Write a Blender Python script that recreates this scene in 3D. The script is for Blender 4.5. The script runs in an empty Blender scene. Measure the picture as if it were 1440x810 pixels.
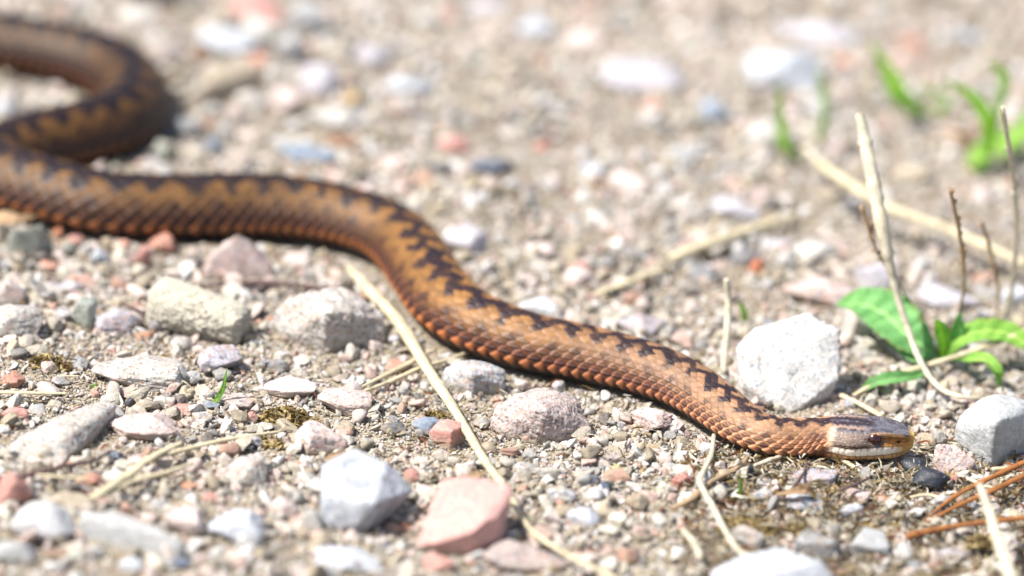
import bpy, math, random
import numpy as np
from mathutils import Vector, Matrix

random.seed(7)
RNG = np.random.default_rng(7)
MM = 0.001
scn = bpy.context.scene
COL = scn.collection

# ------------------------------------------------------------------ camera
PITCH, ROLL, DIST, FOCAL = math.radians(25.0), math.radians(4.5), 1.667, 200.0
cp, sp = math.cos(PITCH), math.sin(PITCH)
FWD = np.array([0, cp, -sp])
R0, U0 = np.array([1.0, 0, 0]), np.array([0, sp, cp])
RIGHT = R0 * math.cos(ROLL) + U0 * math.sin(ROLL)
UP = U0 * math.cos(ROLL) - R0 * math.sin(ROLL)
CAMPOS = -FWD * DIST
cam_d = bpy.data.cameras.new("camera")
cam = bpy.data.objects.new("camera", cam_d)
COL.objects.link(cam)
cam.matrix_world = Matrix(((RIGHT[0], UP[0], -FWD[0], CAMPOS[0]), (RIGHT[1], UP[1], -FWD[1], CAMPOS[1]),
                           (RIGHT[2], UP[2], -FWD[2], CAMPOS[2]), (0, 0, 0, 1)))
cam_d.lens = FOCAL
cam_d.sensor_width = 36
cam_d.clip_start = 0.05
cam_d.clip_end = 200
scn.camera = cam
cam_d.dof.use_dof = True
cam_d.dof.aperture_fstop = 4.3

# ------------------------------------------------------------------ sky, sun, exposure
SUN_EL, SUN_AZ = math.radians(56), math.radians(198)     # direction towards the sun, measured from +x
world = bpy.data.worlds.new("World")
scn.world = world
world.use_nodes = True
wn = world.node_tree
sky = wn.nodes.new("ShaderNodeTexSky")
sky.sky_type = 'NISHITA'
sky.sun_disc = False
sky.sun_elevation = SUN_EL
sky.sun_rotation = math.pi / 2 - SUN_AZ
sky.air_density = 1.0
sky.dust_density = 2.5
bg = wn.nodes["Background"]
bg.inputs[1].default_value = 0.105
wn.links.new(sky.outputs[0], bg.inputs[0])
sun_d = bpy.data.lights.new("sun", 'SUN')
sun_d.energy = 4.6
sun_d.angle = math.radians(0.6)
sun_d.color = (1.0, 0.965, 0.92)
sun = bpy.data.objects.new("sun", sun_d)
COL.objects.link(sun)
sdir = Vector((math.cos(SUN_AZ) * math.cos(SUN_EL), math.sin(SUN_AZ) * math.cos(SUN_EL), math.sin(SUN_EL)))
sun.rotation_euler = sdir.to_track_quat('Z', 'Y').to_euler()
scn.view_settings.view_transform = 'Standard'
scn.view_settings.look = 'None'
scn.view_settings.gamma = 1
scn.view_settings.exposure = 0.82

# ------------------------------------------------------------------ noise, terrain, picture point -> place
_T = np.random.default_rng(99).random((256, 256))
def vnoise(x, y):
    xi, yi = np.floor(x).astype(int), np.floor(y).astype(int)
    fx, fy = x - xi, y - yi
    fx, fy = fx * fx * (3 - 2 * fx), fy * fy * (3 - 2 * fy)
    g = lambda a, b: _T[a % 256, b % 256]
    return ((g(xi, yi) * (1 - fx) + g(xi + 1, yi) * fx) * (1 - fy) + (g(xi, yi + 1) * (1 - fx) + g(xi + 1, yi + 1) * fx) * fy) * 2 - 1
def terr_low(x, y):
    x, y = np.asarray(x, float), np.asarray(y, float)
    return 0.0016 * vnoise(x / 0.085 + 3.3, y / 0.085 + 7.1)
def terr(x, y):
    x, y = np.asarray(x, float), np.asarray(y, float)
    return terr_low(x, y) + 0.0006 * vnoise(x / 0.021 + 11, y / 0.021 + 5) + 0.00032 * vnoise(x / 0.0065 + 2, y / 0.0065 + 9)
def ray(px, py):
    sx, sy = (px - 720) / 1440 * 36 / FOCAL, (405 - py) / 1440 * 36 / FOCAL
    return FWD + RIGHT * sx + UP * sy
def at(px, py, h=0.0, ground=True):
    """the place h metres above the ground that lies behind a point of the photograph"""
    d = ray(px, py)
    z = h
    for _ in range(4 if ground else 1):
        t = (z - CAMPOS[2]) / d[2]
        p = CAMPOS + d * t
        z = float(terr_low(p[0], p[1])) + h if ground else h
    return p
def pxm(p):
    """metres per photograph pixel at place p"""
    return float(np.dot(np.asarray(p) - CAMPOS, FWD)) * 36 / FOCAL / 1440
def to_px(p):
    v = np.asarray(p, float) - CAMPOS
    d = v @ FWD
    return 720 + (v @ RIGHT) / d * FOCAL / 36 * 1440, 405 - (v @ UP) / d * FOCAL / 36 * 1440
foc = at(1205, 612, 0.006)
cam_d.dof.focus_distance = float(np.dot(foc - CAMPOS, FWD))

def lin(r, g, b):
    f = lambda c: (c / 255 / 12.92) if c / 255 <= 0.04045 else ((c / 255 + 0.055) / 1.055) ** 2.4
    return (f(r), f(g), f(b))

# ------------------------------------------------------------------ object helpers
def mesh_np(name, verts, faces, smooth=True):
    verts = np.asarray(verts, np.float32)
    me = bpy.data.meshes.new(name)
    if isinstance(faces, np.ndarray):
        n, k = faces.shape
        me.vertices.add(len(verts)); me.vertices.foreach_set("co", verts.ravel())
        me.loops.add(n * k); me.loops.foreach_set("vertex_index", faces.astype(np.int32).ravel())
        me.polygons.add(n)
        me.polygons.foreach_set("loop_start", np.arange(0, n * k, k, dtype=np.int32))
        me.update(calc_edges=True)
    else:
        me.from_pydata(verts.tolist(), [], faces)
        me.update()
    me.polygons.foreach_set("use_smooth", np.full(len(me.polygons), smooth))
    return me
def link(name, me, mat=None, parent=None, loc=None):
    o = bpy.data.objects.new(name, me)
    COL.objects.link(o)
    if mat and me and not me.materials:
        me.materials.append(mat)
    if parent: o.parent = parent
    if loc is not None: o.location = loc
    return o
def tag(o, label=None, cat=None, group=None, kind=None):
    if label: o['label'] = label
    if cat: o['category'] = cat
    if group: o['group'] = group
    if kind: o['kind'] = kind
    return o

# ------------------------------------------------------------------ material helpers
class NT:
    def __init__(s, name, rough=0.6, spec=0.5):
        s.m = bpy.data.materials.new(name); s.m.use_nodes = True
        s.t = s.m.node_tree; s.n = s.t.nodes; s.l = s.t.links
        s.b = s.n["Principled BSDF"]
        s.b.inputs["Roughness"].default_value = rough
        s.b.inputs["Specular IOR Level"].default_value = spec
    def new(s, typ, **kw):
        nd = s.n.new(typ)
        for k, v in kw.items():
            if k.startswith("i_"):
                key = k[2:]; key = int(key) if key.isdigit() else key.replace("_", " ")
                nd.inputs[key].default_value = v
            else: setattr(nd, k, v)
        return nd
    def link(s, a, b): s.l.new(a, b)
    def mmpos(s, extra=None):
        """position in millimetres, shifted per object so neighbours never share a pattern"""
        g = s.new("ShaderNodeNewGeometry"); oi = s.new("ShaderNodeObjectInfo")
        m = s.new("ShaderNodeVectorMath", operation='SCALE'); m.inputs[3].default_value = 1000
        s.link(g.outputs["Position"], m.inputs[0])
        a = s.new("ShaderNodeVectorMath", operation='ADD')
        r = s.new("ShaderNodeMath", operation='MULTIPLY'); r.inputs[1].default_value = 313.0
        s.link(oi.outputs["Random"], r.inputs[0]); s.link(m.outputs[0], a.inputs[0]); s.link(r.outputs[0], a.inputs[1])
        s.oi = oi
        return a.outputs[0]
    def noise(s, vec, scale, detail=4, rough=0.6, out=0):
        nd = s.new("ShaderNodeTexNoise"); nd.inputs["Scale"].default_value = scale
        nd.inputs["Detail"].default_value = detail; nd.inputs["Roughness"].default_value = rough
        s.link(vec, nd.inputs["Vector"]); return nd.outputs[out]
    def ramp(s, fac, stops, interp='LINEAR'):
        nd = s.new("ShaderNodeValToRGB"); nd.color_ramp.interpolation = interp
        e = nd.color_ramp.elements
        while len(e) < len(stops): e.new(0.5)
        for k, (p, c) in enumerate(stops):
            e[k].position = p; e[k].color = (*c, 1) if len(c) == 3 else c
        s.link(fac, nd.inputs[0]); return nd.outputs[0]
    def mix(s, fac, a, b, blend='MIX'):
        nd = s.new("ShaderNodeMix", data_type='RGBA', blend_type=blend)
        for sock, v in ((nd.inputs[0], fac), (nd.inputs[6], a), (nd.inputs[7], b)):
            if hasattr(v, 'is_linked'): s.link(v, sock)
            elif isinstance(v, (int, float)): sock.default_value = v
            else: sock.default_value = (*v, 1)
        return nd.outputs[2]
    def bump(s, h, dist, strength=1.0, prev=None):
        nd = s.new("ShaderNodeBump"); nd.inputs["Strength"].default_value = strength
        nd.inputs["Distance"].default_value = dist
        s.link(h, nd.inputs["Height"])
        if prev is not None: s.link(prev, nd.inputs["Normal"])
        return nd.outputs[0]
    def done(s, color=None, normal=None):
        if color is not None: s.link(color, s.b.inputs["Base Color"])
        if normal is not None: s.link(normal, s.b.inputs["Normal"])
        return s.m

def g3(v): return (v, v, v)
# crystalline granite: the object's own colour broken up into feldspar, quartz and mica grains
def mat_granite(name, dark=0.5, pink=0.5, cell=1.3, dirt=0.6, blush=1.0):
    s = NT(name, 0.75, 0.35); p = s.mmpos(); base = s.oi.outputs["Color"]
    wob = s.new("ShaderNodeVectorMath", operation='ADD')
    nz = s.new("ShaderNodeTexNoise"); nz.inputs["Scale"].default_value = 0.9; nz.inputs["Detail"].default_value = 3
    s.link(p, nz.inputs["Vector"]); s.link(p, wob.inputs[0]); s.link(nz.outputs["Color"], wob.inputs[1])
    v = s.new("ShaderNodeTexVoronoi"); v.inputs["Scale"].default_value = 1 / cell; v.inputs["Randomness"].default_value = 1
    s.link(wob.outputs[0], v.inputs["Vector"])
    sep = s.new("ShaderNodeSeparateColor"); s.link(v.outputs["Color"], sep.inputs[0])
    grains = s.ramp(sep.outputs[0], [(0, g3(1.0)), (0.45, (1.12, 1.12, 1.14)), (0.62, (1.04, 1.0 - .12 * blush, 0.98 - .16 * blush)), (0.62 + 0.2 * pink, (1.0, 0.96 - .16 * blush, .93 - .23 * blush)),
                                     (0.84, (0.66, 0.70, 0.76)), (0.93, g3(0.8 - 0.7 * dark))], 'CONSTANT')
    c = s.mix(1.0, base, grains, 'MULTIPLY')
    big = s.ramp(s.noise(p, 0.22, 5, 0.6), [(0.36, g3(0.74)), (0.62, g3(1.12))])
    c = s.mix(1.0, c, big, 'MULTIPLY')
    dn = s.noise(p, 0.34, 6, 0.72)
    df = s.ramp(dn, [(0.52, g3(0)), (0.72, g3(dirt))])
    c = s.mix(df, c, lin(168, 150, 120))
    sp2 = s.ramp(s.noise(p, 2.6, 3, 0.5), [(0.32, g3(0.42)), (0.45, g3(1))])
    c = s.mix(min(1, dark + .35), c, s.mix(1.0, c, sp2, 'MULTIPLY'))
    c = dust_foot(s, c, p)
    n = s.bump(s.noise(p, 0.6, 7, 0.75), 0.0011, 0.9)
    n = s.bump(v.outputs["Distance"], 0.00025, 0.5, n)
    return s.done(c, n)
def mat_smooth(name, rough=0.55):
    s = NT(name, rough, 0.4); p = s.mmpos(); base = s.oi.outputs["Color"]
    c = s.mix(1.0, base, s.ramp(s.noise(p, 0.5, 6, 0.65), [(0.3, g3(0.72)), (0.7, g3(1.2))]), 'MULTIPLY')
    c = s.mix(s.ramp(s.noise(p, 0.8, 5, 0.7), [(0.55, g3(0)), (0.78, g3(0.5))]), c, lin(160, 140, 112))
    c = s.mix(s.ramp(s.noise(p, 1.8, 3, 0.6), [(0.56, g3(0)), (0.66, g3(0.45))]), c, lin(214, 206, 198))
    c = dust_foot(s, c, p)
    return s.done(c, s.bump(s.noise(p, 0.8, 7, 0.72), 0.0009, 0.8))
def mat_black(name):
    s = NT(name, 0.5, 0.4); p = s.mmpos(); base = s.oi.outputs["Color"]
    c = s.mix(1.0, base, s.ramp(s.noise(p, 0.5, 5, 0.6), [(0.3, g3(0.7)), (0.7, g3(1.4))]), 'MULTIPLY')
    c = s.mix(s.ramp(s.noise(p, 1.7, 2, 0.5), [(0.66, g3(0)), (0.70, g3(0.85))]), c, lin(190, 178, 160))
    return s.done(c, s.bump(s.noise(p, 1.4, 5, 0.65), 0.0003, 0.5))
def mat_crumb(name):
    s = NT(name, 0.9, 0.2); p = s.mmpos(); base = s.oi.outputs["Color"]
    c = s.mix(1.0, base, s.ramp(s.noise(p, 1.6, 6, 0.75), [(0.34, g3(0.42)), (0.56, g3(1.1))]), 'MULTIPLY')
    return s.done(c, s.bump(s.noise(p, 1.3, 6, 0.75), 0.0009, 0.9))
def dust_foot(s, c, p):
    g = s.new("ShaderNodeNewGeometry"); sz = s.new("ShaderNodeSeparateXYZ"); s.link(g.outputs["Position"], sz.inputs[0])
    m = s.new("ShaderNodeMath", operation='MULTIPLY_ADD'); m.inputs[1].default_value = 140.0; s.link(sz.outputs[2], m.inputs[0])
    s.link(s.noise(p, 0.45, 5, 0.7), m.inputs[2])
    return s.mix(s.ramp(m.outputs[0], [(0.52, g3(0.85)), (0.86, g3(0.0))]), c, lin(164, 153, 134))
M_GRAN = mat_granite("granite", 0.28, 0.5, 1.1, 0.5)
M_WHITE = mat_granite("pale_quartz_rock", 0.0, 0.12, 0.9, 0.3, 0.15)
M_GRAN2 = mat_granite("coarse_granite", 0.42, 0.9, 0.75, 0.45)
M_SMOOTH = mat_smooth("smooth_rock")
M_BLACK = mat_black("black_rock")
M_CRUMB = mat_crumb("crumbly_rock")
# loose grit: colour of each grain comes with the grain
def mat_grit(name):
    s = NT(name, 0.7, 0.35)
    a = s.new("ShaderNodeAttribute", attribute_type='INSTANCER', attribute_name="gcol")
    g = s.new("ShaderNodeNewGeometry")
    m = s.new("ShaderNodeVectorMath", operation='SCALE'); m.inputs[3].default_value = 1000
    s.link(g.outputs["Position"], m.inputs[0]); p = m.outputs[0]
    c = s.mix(1.0, a.outputs["Color"], s.ramp(s.noise(p, 1.3, 5, 0.7), [(0.32, g3(0.66)), (0.66, g3(1.18))]), 'MULTIPLY')
    c = s.mix(s.ramp(s.noise(p, 0.9, 4, 0.7), [(0.46, g3(0)), (0.74, g3(0.55))]), c, lin(150, 136, 114))
    return s.done(c, s.bump(s.noise(p, 2.0, 5, 0.7), 0.0004, 0.6))
M_GRIT = mat_grit("grit_grains")
def mat_soil():
    s = NT("sandy_soil", 0.92, 0.2)
    g = s.new("ShaderNodeNewGeometry")
    m = s.new("ShaderNodeVectorMath", operation='SCALE'); m.inputs[3].default_value = 1000
    s.link(g.outputs["Position"], m.inputs[0]); p = m.outputs[0]
    v = s.new("ShaderNodeTexVoronoi"); v.inputs["Scale"].default_value = 1.8; s.link(p, v.inputs["Vector"])
    sep = s.new("ShaderNodeSeparateColor"); s.link(v.outputs["Color"], sep.inputs[0])
    c = s.ramp(sep.outputs[0], [(0, lin(142, 129, 106)), (0.3, lin(164, 152, 129)), (0.5, lin(180, 170, 149)), (0.68, lin(166, 143, 122)), (0.8, lin(196, 190, 176)), (0.93, lin(90, 81, 68))], 'CONSTANT')
    c = s.mix(1.0, c, s.ramp(s.noise(p, 0.05, 5, 0.6), [(0.35, g3(0.78)), (0.65, g3(1.1))]), 'MULTIPLY')
    n = s.bump(s.noise(p, 0.7, 6, 0.75), 0.0012, 0.8)
    n = s.bump(v.outputs["Distance"], 0.0003, 0.7, n)
    return s.done(c, n)
M_SOIL = mat_soil()
def mat_straw(name, c1, c2, rough=0.6):
    s = NT(name, rough, 0.35)
    a = s.new("ShaderNodeUVMap")
    mp = s.new("ShaderNodeMapping"); mp.inputs["Scale"].default_value = (26, 3, 1); s.link(a.outputs[0], mp.inputs[0])
    st = s.noise(mp.outputs[0], 1.0, 5, 0.65)
    p = s.mmpos()
    c = s.ramp(st, [(0.3, c1), (0.7, c2)])
    c = s.mix(1.0, c, s.ramp(s.noise(p, 0.25, 5, 0.7), [(0.36, g3(0.72)), (0.6, g3(1.08))]), 'MULTIPLY')
    c = s.mix(1.0, c, s.ramp(s.noise(p, 1.1, 3, 0.6), [(0.30, g3(0.6)), (0.40, g3(1))]), 'MULTIPLY')
    return s.done(c, s.bump(st, 0.0003, 0.6))
M_STRAW = mat_straw("dry_straw", lin(178, 162, 126), lin(222, 210, 178))
M_PALE = mat_straw("bleached_straw", lin(176, 164, 134), lin(222, 213, 190))
M_NEEDLE = mat_straw("pine_needle_skin", lin(116, 72, 38), lin(178, 116, 60), 0.45)
M_TWIG = mat_straw("twig_bark", lin(70, 52, 50), lin(112, 90, 84), 0.8)
M_SEED = mat_straw("seed_stem", lin(136, 110, 82), lin(188, 162, 128), 0.7)
def mat_leaf(name, c1, c2, trans=0.45):
    s = NT(name, 0.45, 0.4)
    a = s.new("ShaderNodeUVMap"); p = s.mmpos()
    w = s.new("ShaderNodeTexWave"); w.wave_type = 'BANDS'; w.bands_direction = 'DIAGONAL'
    w.inputs["Scale"].default_value = 4; w.inputs["Distortion"].default_value = 2.5; s.link(a.outputs[0], w.inputs[0])
    c = s.ramp(s.noise(p, 0.16, 5, 0.6), [(0.3, c1), (0.7, c2)])
    c = s.mix(0.35, c, s.mix(1.0, c, s.ramp(w.outputs[0], [(0, g3(0.7)), (0.5, g3(1.15))]), 'MULTIPLY'))
    ux = s.new("ShaderNodeSeparateXYZ"); s.link(a.outputs[0], ux.inputs[0])
    c = s.mix(s.ramp(ux.outputs[0], [(0.03, g3(.65)), (0.13, g3(0))]), c, (min(1, c2[0] * 1.5 + .1), min(1, c2[1] * 1.25 + .08), c2[2] * 1.4 + .05))
    eg = s.mix(1.0, s.ramp(ux.outputs[0], [(0.78, g3(0)), (1.0, g3(1))]), s.ramp(s.noise(p, 0.5, 4, 0.6), [(0.5, g3(0)), (0.6, g3(1))]), 'MULTIPLY')
    c = s.mix(eg, c, lin(146, 112, 60))
    c = s.mix(s.ramp(s.noise(p, 0.9, 5, 0.7), [(0.58, g3(0)), (0.75, g3(0.5))]), c, lin(176, 168, 138))
    n = s.bump(w.outputs[0], 0.0003, 0.6)
    n = s.bump(s.noise(p, 0.7, 4, 0.6), 0.0004, 0.5, n)
    s.link(c, s.b.inputs["Base Color"]); s.link(n, s.b.inputs["Normal"])
    t = s.new("ShaderNodeBsdfTranslucent"); s.link(s.mix(1.0, c, (1.25, 1.3, 0.7), 'MULTIPLY'), t.inputs[0])
    mx = s.new("ShaderNodeMixShader"); mx.inputs[0].default_value = trans
    s.link(s.b.outputs[0], mx.inputs[1]); s.link(t.outputs[0], mx.inputs[2])
    s.link(mx.outputs[0], s.n["Material Output"].inputs[0])
    return s.m
M_LEAF = mat_leaf("green_leaf", lin(108, 170, 98), lin(150, 204, 130))
M_LEAF2 = mat_leaf("bright_green_leaf", lin(124, 184, 76), lin(178, 216, 108))
M_FAR = mat_leaf("pale_grass", lin(150, 200, 96), lin(196, 224, 132), 0.55)
M_YELLOW = mat_leaf("yellow_leaf", lin(200, 150, 60), lin(222, 186, 90))
M_DEADLEAF = mat_leaf("dead_leaf", lin(170, 136, 98), lin(206, 176, 138), 0.2)
def mat_litter(name):
    s = NT(name, 0.8, 0.2)
    a = s.new("ShaderNodeAttribute", attribute_name="lcol"); p = s.mmpos()
    c = s.mix(1.0, a.outputs["Color"], s.ramp(s.noise(p, 1.4, 4, 0.7), [(0.3, g3(0.6)), (0.65, g3(1.15))]), 'MULTIPLY')
    return s.done(c, s.bump(s.noise(p, 2.0, 4, 0.7), 0.0003, 0.6))
M_LITTER = mat_litter("dry_litter")

# ------------------------------------------------------------------ ground sheet
def axis_pts(a, b, step, far, growth=1.35):
    c = list(np.arange(a, b + 1e-9, step)); d = step
    x = b
    while x < far: d *= growth; x += d; c.append(x)
    x = a; d = step
    while x > -far: d *= growth; x -= d; c.insert(0, x)
    return np.array(c)
gx = axis_pts(-0.24, 0.24, 0.0013, 60); gy = axis_pts(-0.27, 0.36, 0.0014, 60)
X, Y = np.meshgrid(gx, gy)
Z = terr(X, Y) + 0.00022 * vnoise(X / 0.0028, Y / 0.0028)
nx, ny = len(gx), len(gy)
idx = np.arange(nx * ny).reshape(ny, nx)
F = np.stack([idx[:-1, :-1], idx[:-1, 1:], idx[1:, 1:], idx[1:, :-1]], -1).reshape(-1, 4)
ground = link("ground", mesh_np("ground", np.stack([X, Y, Z], -1).reshape(-1, 3), F), M_SOIL)
tag(ground, "pale sandy gravel ground", kind='structure')

# ------------------------------------------------------------------ the snake
SN = [(1148, 617, 62), (1120, 616, 62), (1085, 614, 64), (1053, 602, 67), (1020, 578, 74), (990, 556, 78), (960, 538, 82), (920, 522, 86), (880, 510, 88), (813, 494, 90),
      (747, 481, 92), (700, 465, 94), (660, 448, 97), (628, 423, 98), (603, 390, 97), (582, 356, 96), (560, 333, 96), (530, 317, 97), (480, 302, 98), (430, 293, 100),
      (367, 287, 102), (300, 288, 102), (220, 289, 102), (160, 287, 102), (110, 278, 103), (67, 266, 103), (35, 257, 102), (8, 248, 101), (-14, 237, 100), (-14, 225, 100),
      (4, 215, 100), (28, 206, 100), (60, 197, 100), (95, 189, 100), (130, 181, 100), (155, 173, 99), (177, 160, 99), (189, 142, 98), (188, 122, 97), (170, 101, 96),
      (140, 85, 94), (100, 73, 92), (50, 64, 90), (0, 57, 88), (-60, 52, 84), (-130, 56, 76), (-210, 68, 62), (-290, 88, 44), (-370, 110, 26), (-440, 122, 10), (-465, 126, 3)]
HW, HH = 1.0, 0.86      # body height relative to width
pts, wid = [], []
for px, py, w in SN:
    p = at(px, py, 0.0); s_ = pxm(p)
    h = w * s_ * HH * 0.5
    q = at(px, py, h)
    pts.append(q[:2]); wid.append(w * pxm(q))
pts, wid = np.array(pts), np.array(wid)
def catmull(P, n=24):
    P = np.vstack([2 * P[0] - P[1], P, 2 * P[-1] - P[-2]]); out = []
    for i in range(1, len(P) - 2):
        t = np.linspace(0, 1, n, endpoint=False)[:, None]
        p0, p1, p2, p3 = P[i - 1], P[i], P[i + 1], P[i + 2]
        out.append(0.5 * (2 * p1 + (p2 - p0) * t + (2 * p0 - 5 * p1 + 4 * p2 - p3) * t ** 2 + (3 * p1 - p0 - 3 * p2 + p3) * t ** 3))
    out.append(P[-2][None]); return np.vstack(out)
dense = catmull(np.column_stack([pts, wid]))
def smooth(a, k):
    ker = np.hanning(k + 2)[1:-1]; ker /= ker.sum()
    pad = np.concatenate([2 * a[0] - a[k // 2:0:-1], a, 2 * a[-1] - a[-2:-k // 2 - 1:-1]]) if a.ndim == 1 else None
    return np.convolve(pad, ker, 'valid')[:len(a)]
dense = np.column_stack([smooth(dense[:, i], 25) for i in range(3)])
sl = np.concatenate([[0], np.cumsum(np.hypot(*np.diff(dense[:, :2], axis=0).T))])
# the head points along its own axis, to the right
tip_g = at(1281, 641, 0.0)                       # under the snout
neck = dense[0, :2]
PX = pxm(at(1210, 640, 0))                       # metres per pixel at the head
hx = np.array([tip_g[0], neck[1] + (tip_g[1] - neck[1]) * 0.0])
HEADLEN = (tip_g[0] - neck[0])
dirh = np.array([1.0, 0.03]); dirh /= np.linalg.norm(dirh)
tip = neck + dirh * HEADLEN
# resample: stations s from the snout
S_body = sl[-1]
tot = HEADLEN + S_body
st = [0.0]
while st[-1] < tot:
    s_ = st[-1]
    st.append(s_ + (0.00014 if s_ < 0.036 else 0.00021 if s_ < 0.27 else 0.00036))
st = np.array(st[:-1]); st[0] = 0.0
path_s = np.concatenate([[0], HEADLEN * np.linspace(0.1, 0.9, 9), HEADLEN + sl])
hp = np.array([tip + (neck - tip) * f for f in np.linspace(0, 0.9, 10)])
path = np.vstack([hp, dense[:, :2]])
CX, CY = np.interp(st, path_s, path[:, 0]), np.interp(st, path_s, path[:, 1])
k = 61
CXs, CYs = smooth(CX, k), smooth(CY, k)
W = np.interp(st, np.concatenate([[0], HEADLEN + sl]), np.concatenate([[dense[0, 2]], dense[:, 2]]))
TX, TY = np.gradient(CXs), np.gradient(CYs)
nrm = np.hypot(TX, TY); TX /= nrm; TY /= nrm      # tangent runs towards the tail
TX, TY = smooth(TX, 41), smooth(TY, 41); nrm = np.hypot(TX, TY); TX /= nrm; TY /= nrm
SXv, SYv = -TY, TX                               # side +1 : for a head pointing right this is ... resolved below
if SYv[10] > 0: SXv, SYv = -SXv, -SYv            # side +1 faces the viewer at the head
ZG = smooth(np.maximum(terr_low(CXs, CYs), -1), 201) + 0.0004 + 2.6 * PX * np.clip((190 - st / PX) / 70, 0, 1) ** 1.5
# ring: half outline from the back (v=0) to the belly (v=1)
NV = 128
vv = np.concatenate([np.linspace(0, 0.66, 88, endpoint=False), np.linspace(0.66, 0.86, 26, endpoint=False), np.linspace(0.86, 1, 14)])
ROWS = 0.605
ph = np.linspace(0, math.pi, 721)
cyl = np.cos(ph); yy = np.sin(ph) ** 0.95 * 0.5 * (1 - 0.05 * cyl)
zz = np.where(cyl > 0, 0.5 * cyl, -0.5 * np.abs(cyl) ** 0.75 * 0.92) * HH
zz -= zz.min()
al = np.concatenate([[0], np.cumsum(np.hypot(np.diff(yy), np.diff(zz)))]); PERIM = al[-1]; al /= PERIM
BY, BZ = np.interp(vv, al, yy), np.interp(vv, al, zz)
# head outlines in pixels:   X, chin z, (jaw y,z) (mouth) (top of lip) (eye level) (crown edge), crown z
HEAD = [(0.0, 30, (0.2, 30), (0.3, 30.5), (0.3, 31.0), (0.3, 32.0), (0.2, 33.0), 33.0),
        (1.2, 21, (5, 22), (7, 25.5), (8.5, 31), (8.5, 36), (7, 42), 43.5),
        (5, 15.5, (7.36, 17), (10.12, 21.5), (12.42, 29), (11.96, 36), (11.04, 43.3), 44.3),
        (12, 11, (8.8, 13), (13.2, 19.25), (15.84, 28.42), (14.96, 35.87), (14.08, 44.129999999999995), 44.739999999999995),
        (22, 7, (12.6, 9.5), (18.0, 18.7), (20.25, 30.1), (17.55, 36.6), (18.45, 46.5), 47.199999999999996),
        (36, 5, (16.92, 8), (23.5, 17.7), (25.38, 30.6), (20.68, 38.6), (23.5, 49.1), 49.8),
        (52, 4, (21, 7.5), (29, 17.2), (30.5, 30.6), (23.5, 39.6), (26, 50.1), 51.3),
        (70, 3.5, (25.2, 7.5), (34.65, 17.2), (36.75, 30.6), (35.7, 40.6), (27.83, 50.6), 52.8),
        (90, 3, (29.43, 8), (39.24, 17.7), (41.97, 29.6), (40.33, 40.6), (28.34, 50.6), 53.8),
        (108, 3, (27.82, 8), (36.38, 18.2), (39.05, 29.6), (36.91, 40.6), (25.68, 50.1), 53.8),
        (122, 2.5, (23, 7), (30.5, 18.2), (33, 28.6), (30.5, 39.6), (20, 48.6), 52.8),
        (135, 2, (20, 5), (29, 17.2), (31.5, 28.6), (28.5, 39.6), (17.5, 48.1), 51.8)]
HV = np.array([0, .28, .46, .62, .745, .85, 1.0])
def half_head(Xp):
    xs = [h[0] for h in HEAD]
    out = []
    for j in range(7):
        if j == 0: ys_, zs_ = [0] * len(HEAD), [h[7] for h in HEAD]
        elif j == 6: ys_, zs_ = [0] * len(HEAD), [h[1] for h in HEAD]
        else: ys_, zs_ = [h[7 - j - 0][0] if j > 0 else 0 for h in HEAD], [h[7 - j][1] for h in HEAD]
        out.append((np.interp(Xp, xs, ys_), np.interp(Xp, xs, zs_)))
    return np.array(out)                          # 7,2,n
Xp = st / PX
HN = half_head(Xp)
# smooth stations a little so that the outlines flow
for j in range(7):
    for c_ in range(2):
        a = HN[j, c_]; b_ = smooth(a, 31)
        wgt = np.clip(Xp / 8, 0, 1); HN[j, c_] = a * (1 - wgt) + b_ * wgt
def cat1(v, ctrl, xs):
    """smooth interpolation of 7 control rows along v, mirrored at both ends"""
    n = ctrl.shape[0]; out = np.zeros((len(v), ctrl.shape[1]))
    m = np.zeros_like(ctrl)
    for i in range(1, n - 1):
        m[i] = ((ctrl[i + 1] - ctrl[i]) / (xs[i + 1] - xs[i]) + (ctrl[i] - ctrl[i - 1]) / (xs[i] - xs[i - 1])) / 2
    return m
def ends(m, ctrl, xs, isy):
    m[0] = (ctrl[1] - ctrl[0]) / (xs[1] - xs[0]) if isy else 0
    m[-1] = (ctrl[-1] - ctrl[-2]) / (xs[-1] - xs[-2]) if isy else 0
    return m
def herm(v, ctrl, xs, isy):
    m = ends(cat1(v, ctrl, xs), ctrl, xs, isy)
    i = np.clip(np.searchsorted(xs, v, 'right') - 1, 0, len(xs) - 2)
    h = (xs[i + 1] - xs[i]); t = ((v - xs[i]) / h)[:, None]; h = h[:, None]
    return (2 * t ** 3 - 3 * t ** 2 + 1) * ctrl[i] + (t ** 3 - 2 * t ** 2 + t) * h * m[i] + (-2 * t ** 3 + 3 * t ** 2) * ctrl[i + 1] + (t ** 3 - t ** 2) * h * m[i + 1]
HYc, HZc = herm(vv, HN[:, 0], HV, True).T * PX, herm(vv, HN[:, 1], HV, False).T * PX      # n,NV
BYw, BZw = W[:, None] * BY[None], W[:, None] * BZ[None]
bl = np.clip((Xp - 112) / 50, 0, 1); bl = (bl * bl * (3 - 2 * bl))[:, None]
RY, RZ = HYc * (1 - bl) + BYw * bl, HZc * (1 - bl) + BZw * bl
n = len(st)
# both sides: k from -(NV-1)..(NV-1) ; ring order belly -> viewer side -> back -> far side -> belly
side = np.concatenate([np.ones(NV), -np.ones(NV - 2)])
order = np.concatenate([np.arange(NV - 1, -1, -1), np.arange(1, NV - 1)])
V = vv[order]; NR = len(order)
Yl = RY[:, order] * side[None]; Zl = RZ[:, order]
P = np.stack([CXs[:, None] + SXv[:, None] * Yl, CYs[:, None] + SYv[:, None] * Yl, ZG[:, None] + Zl], -1)
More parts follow.
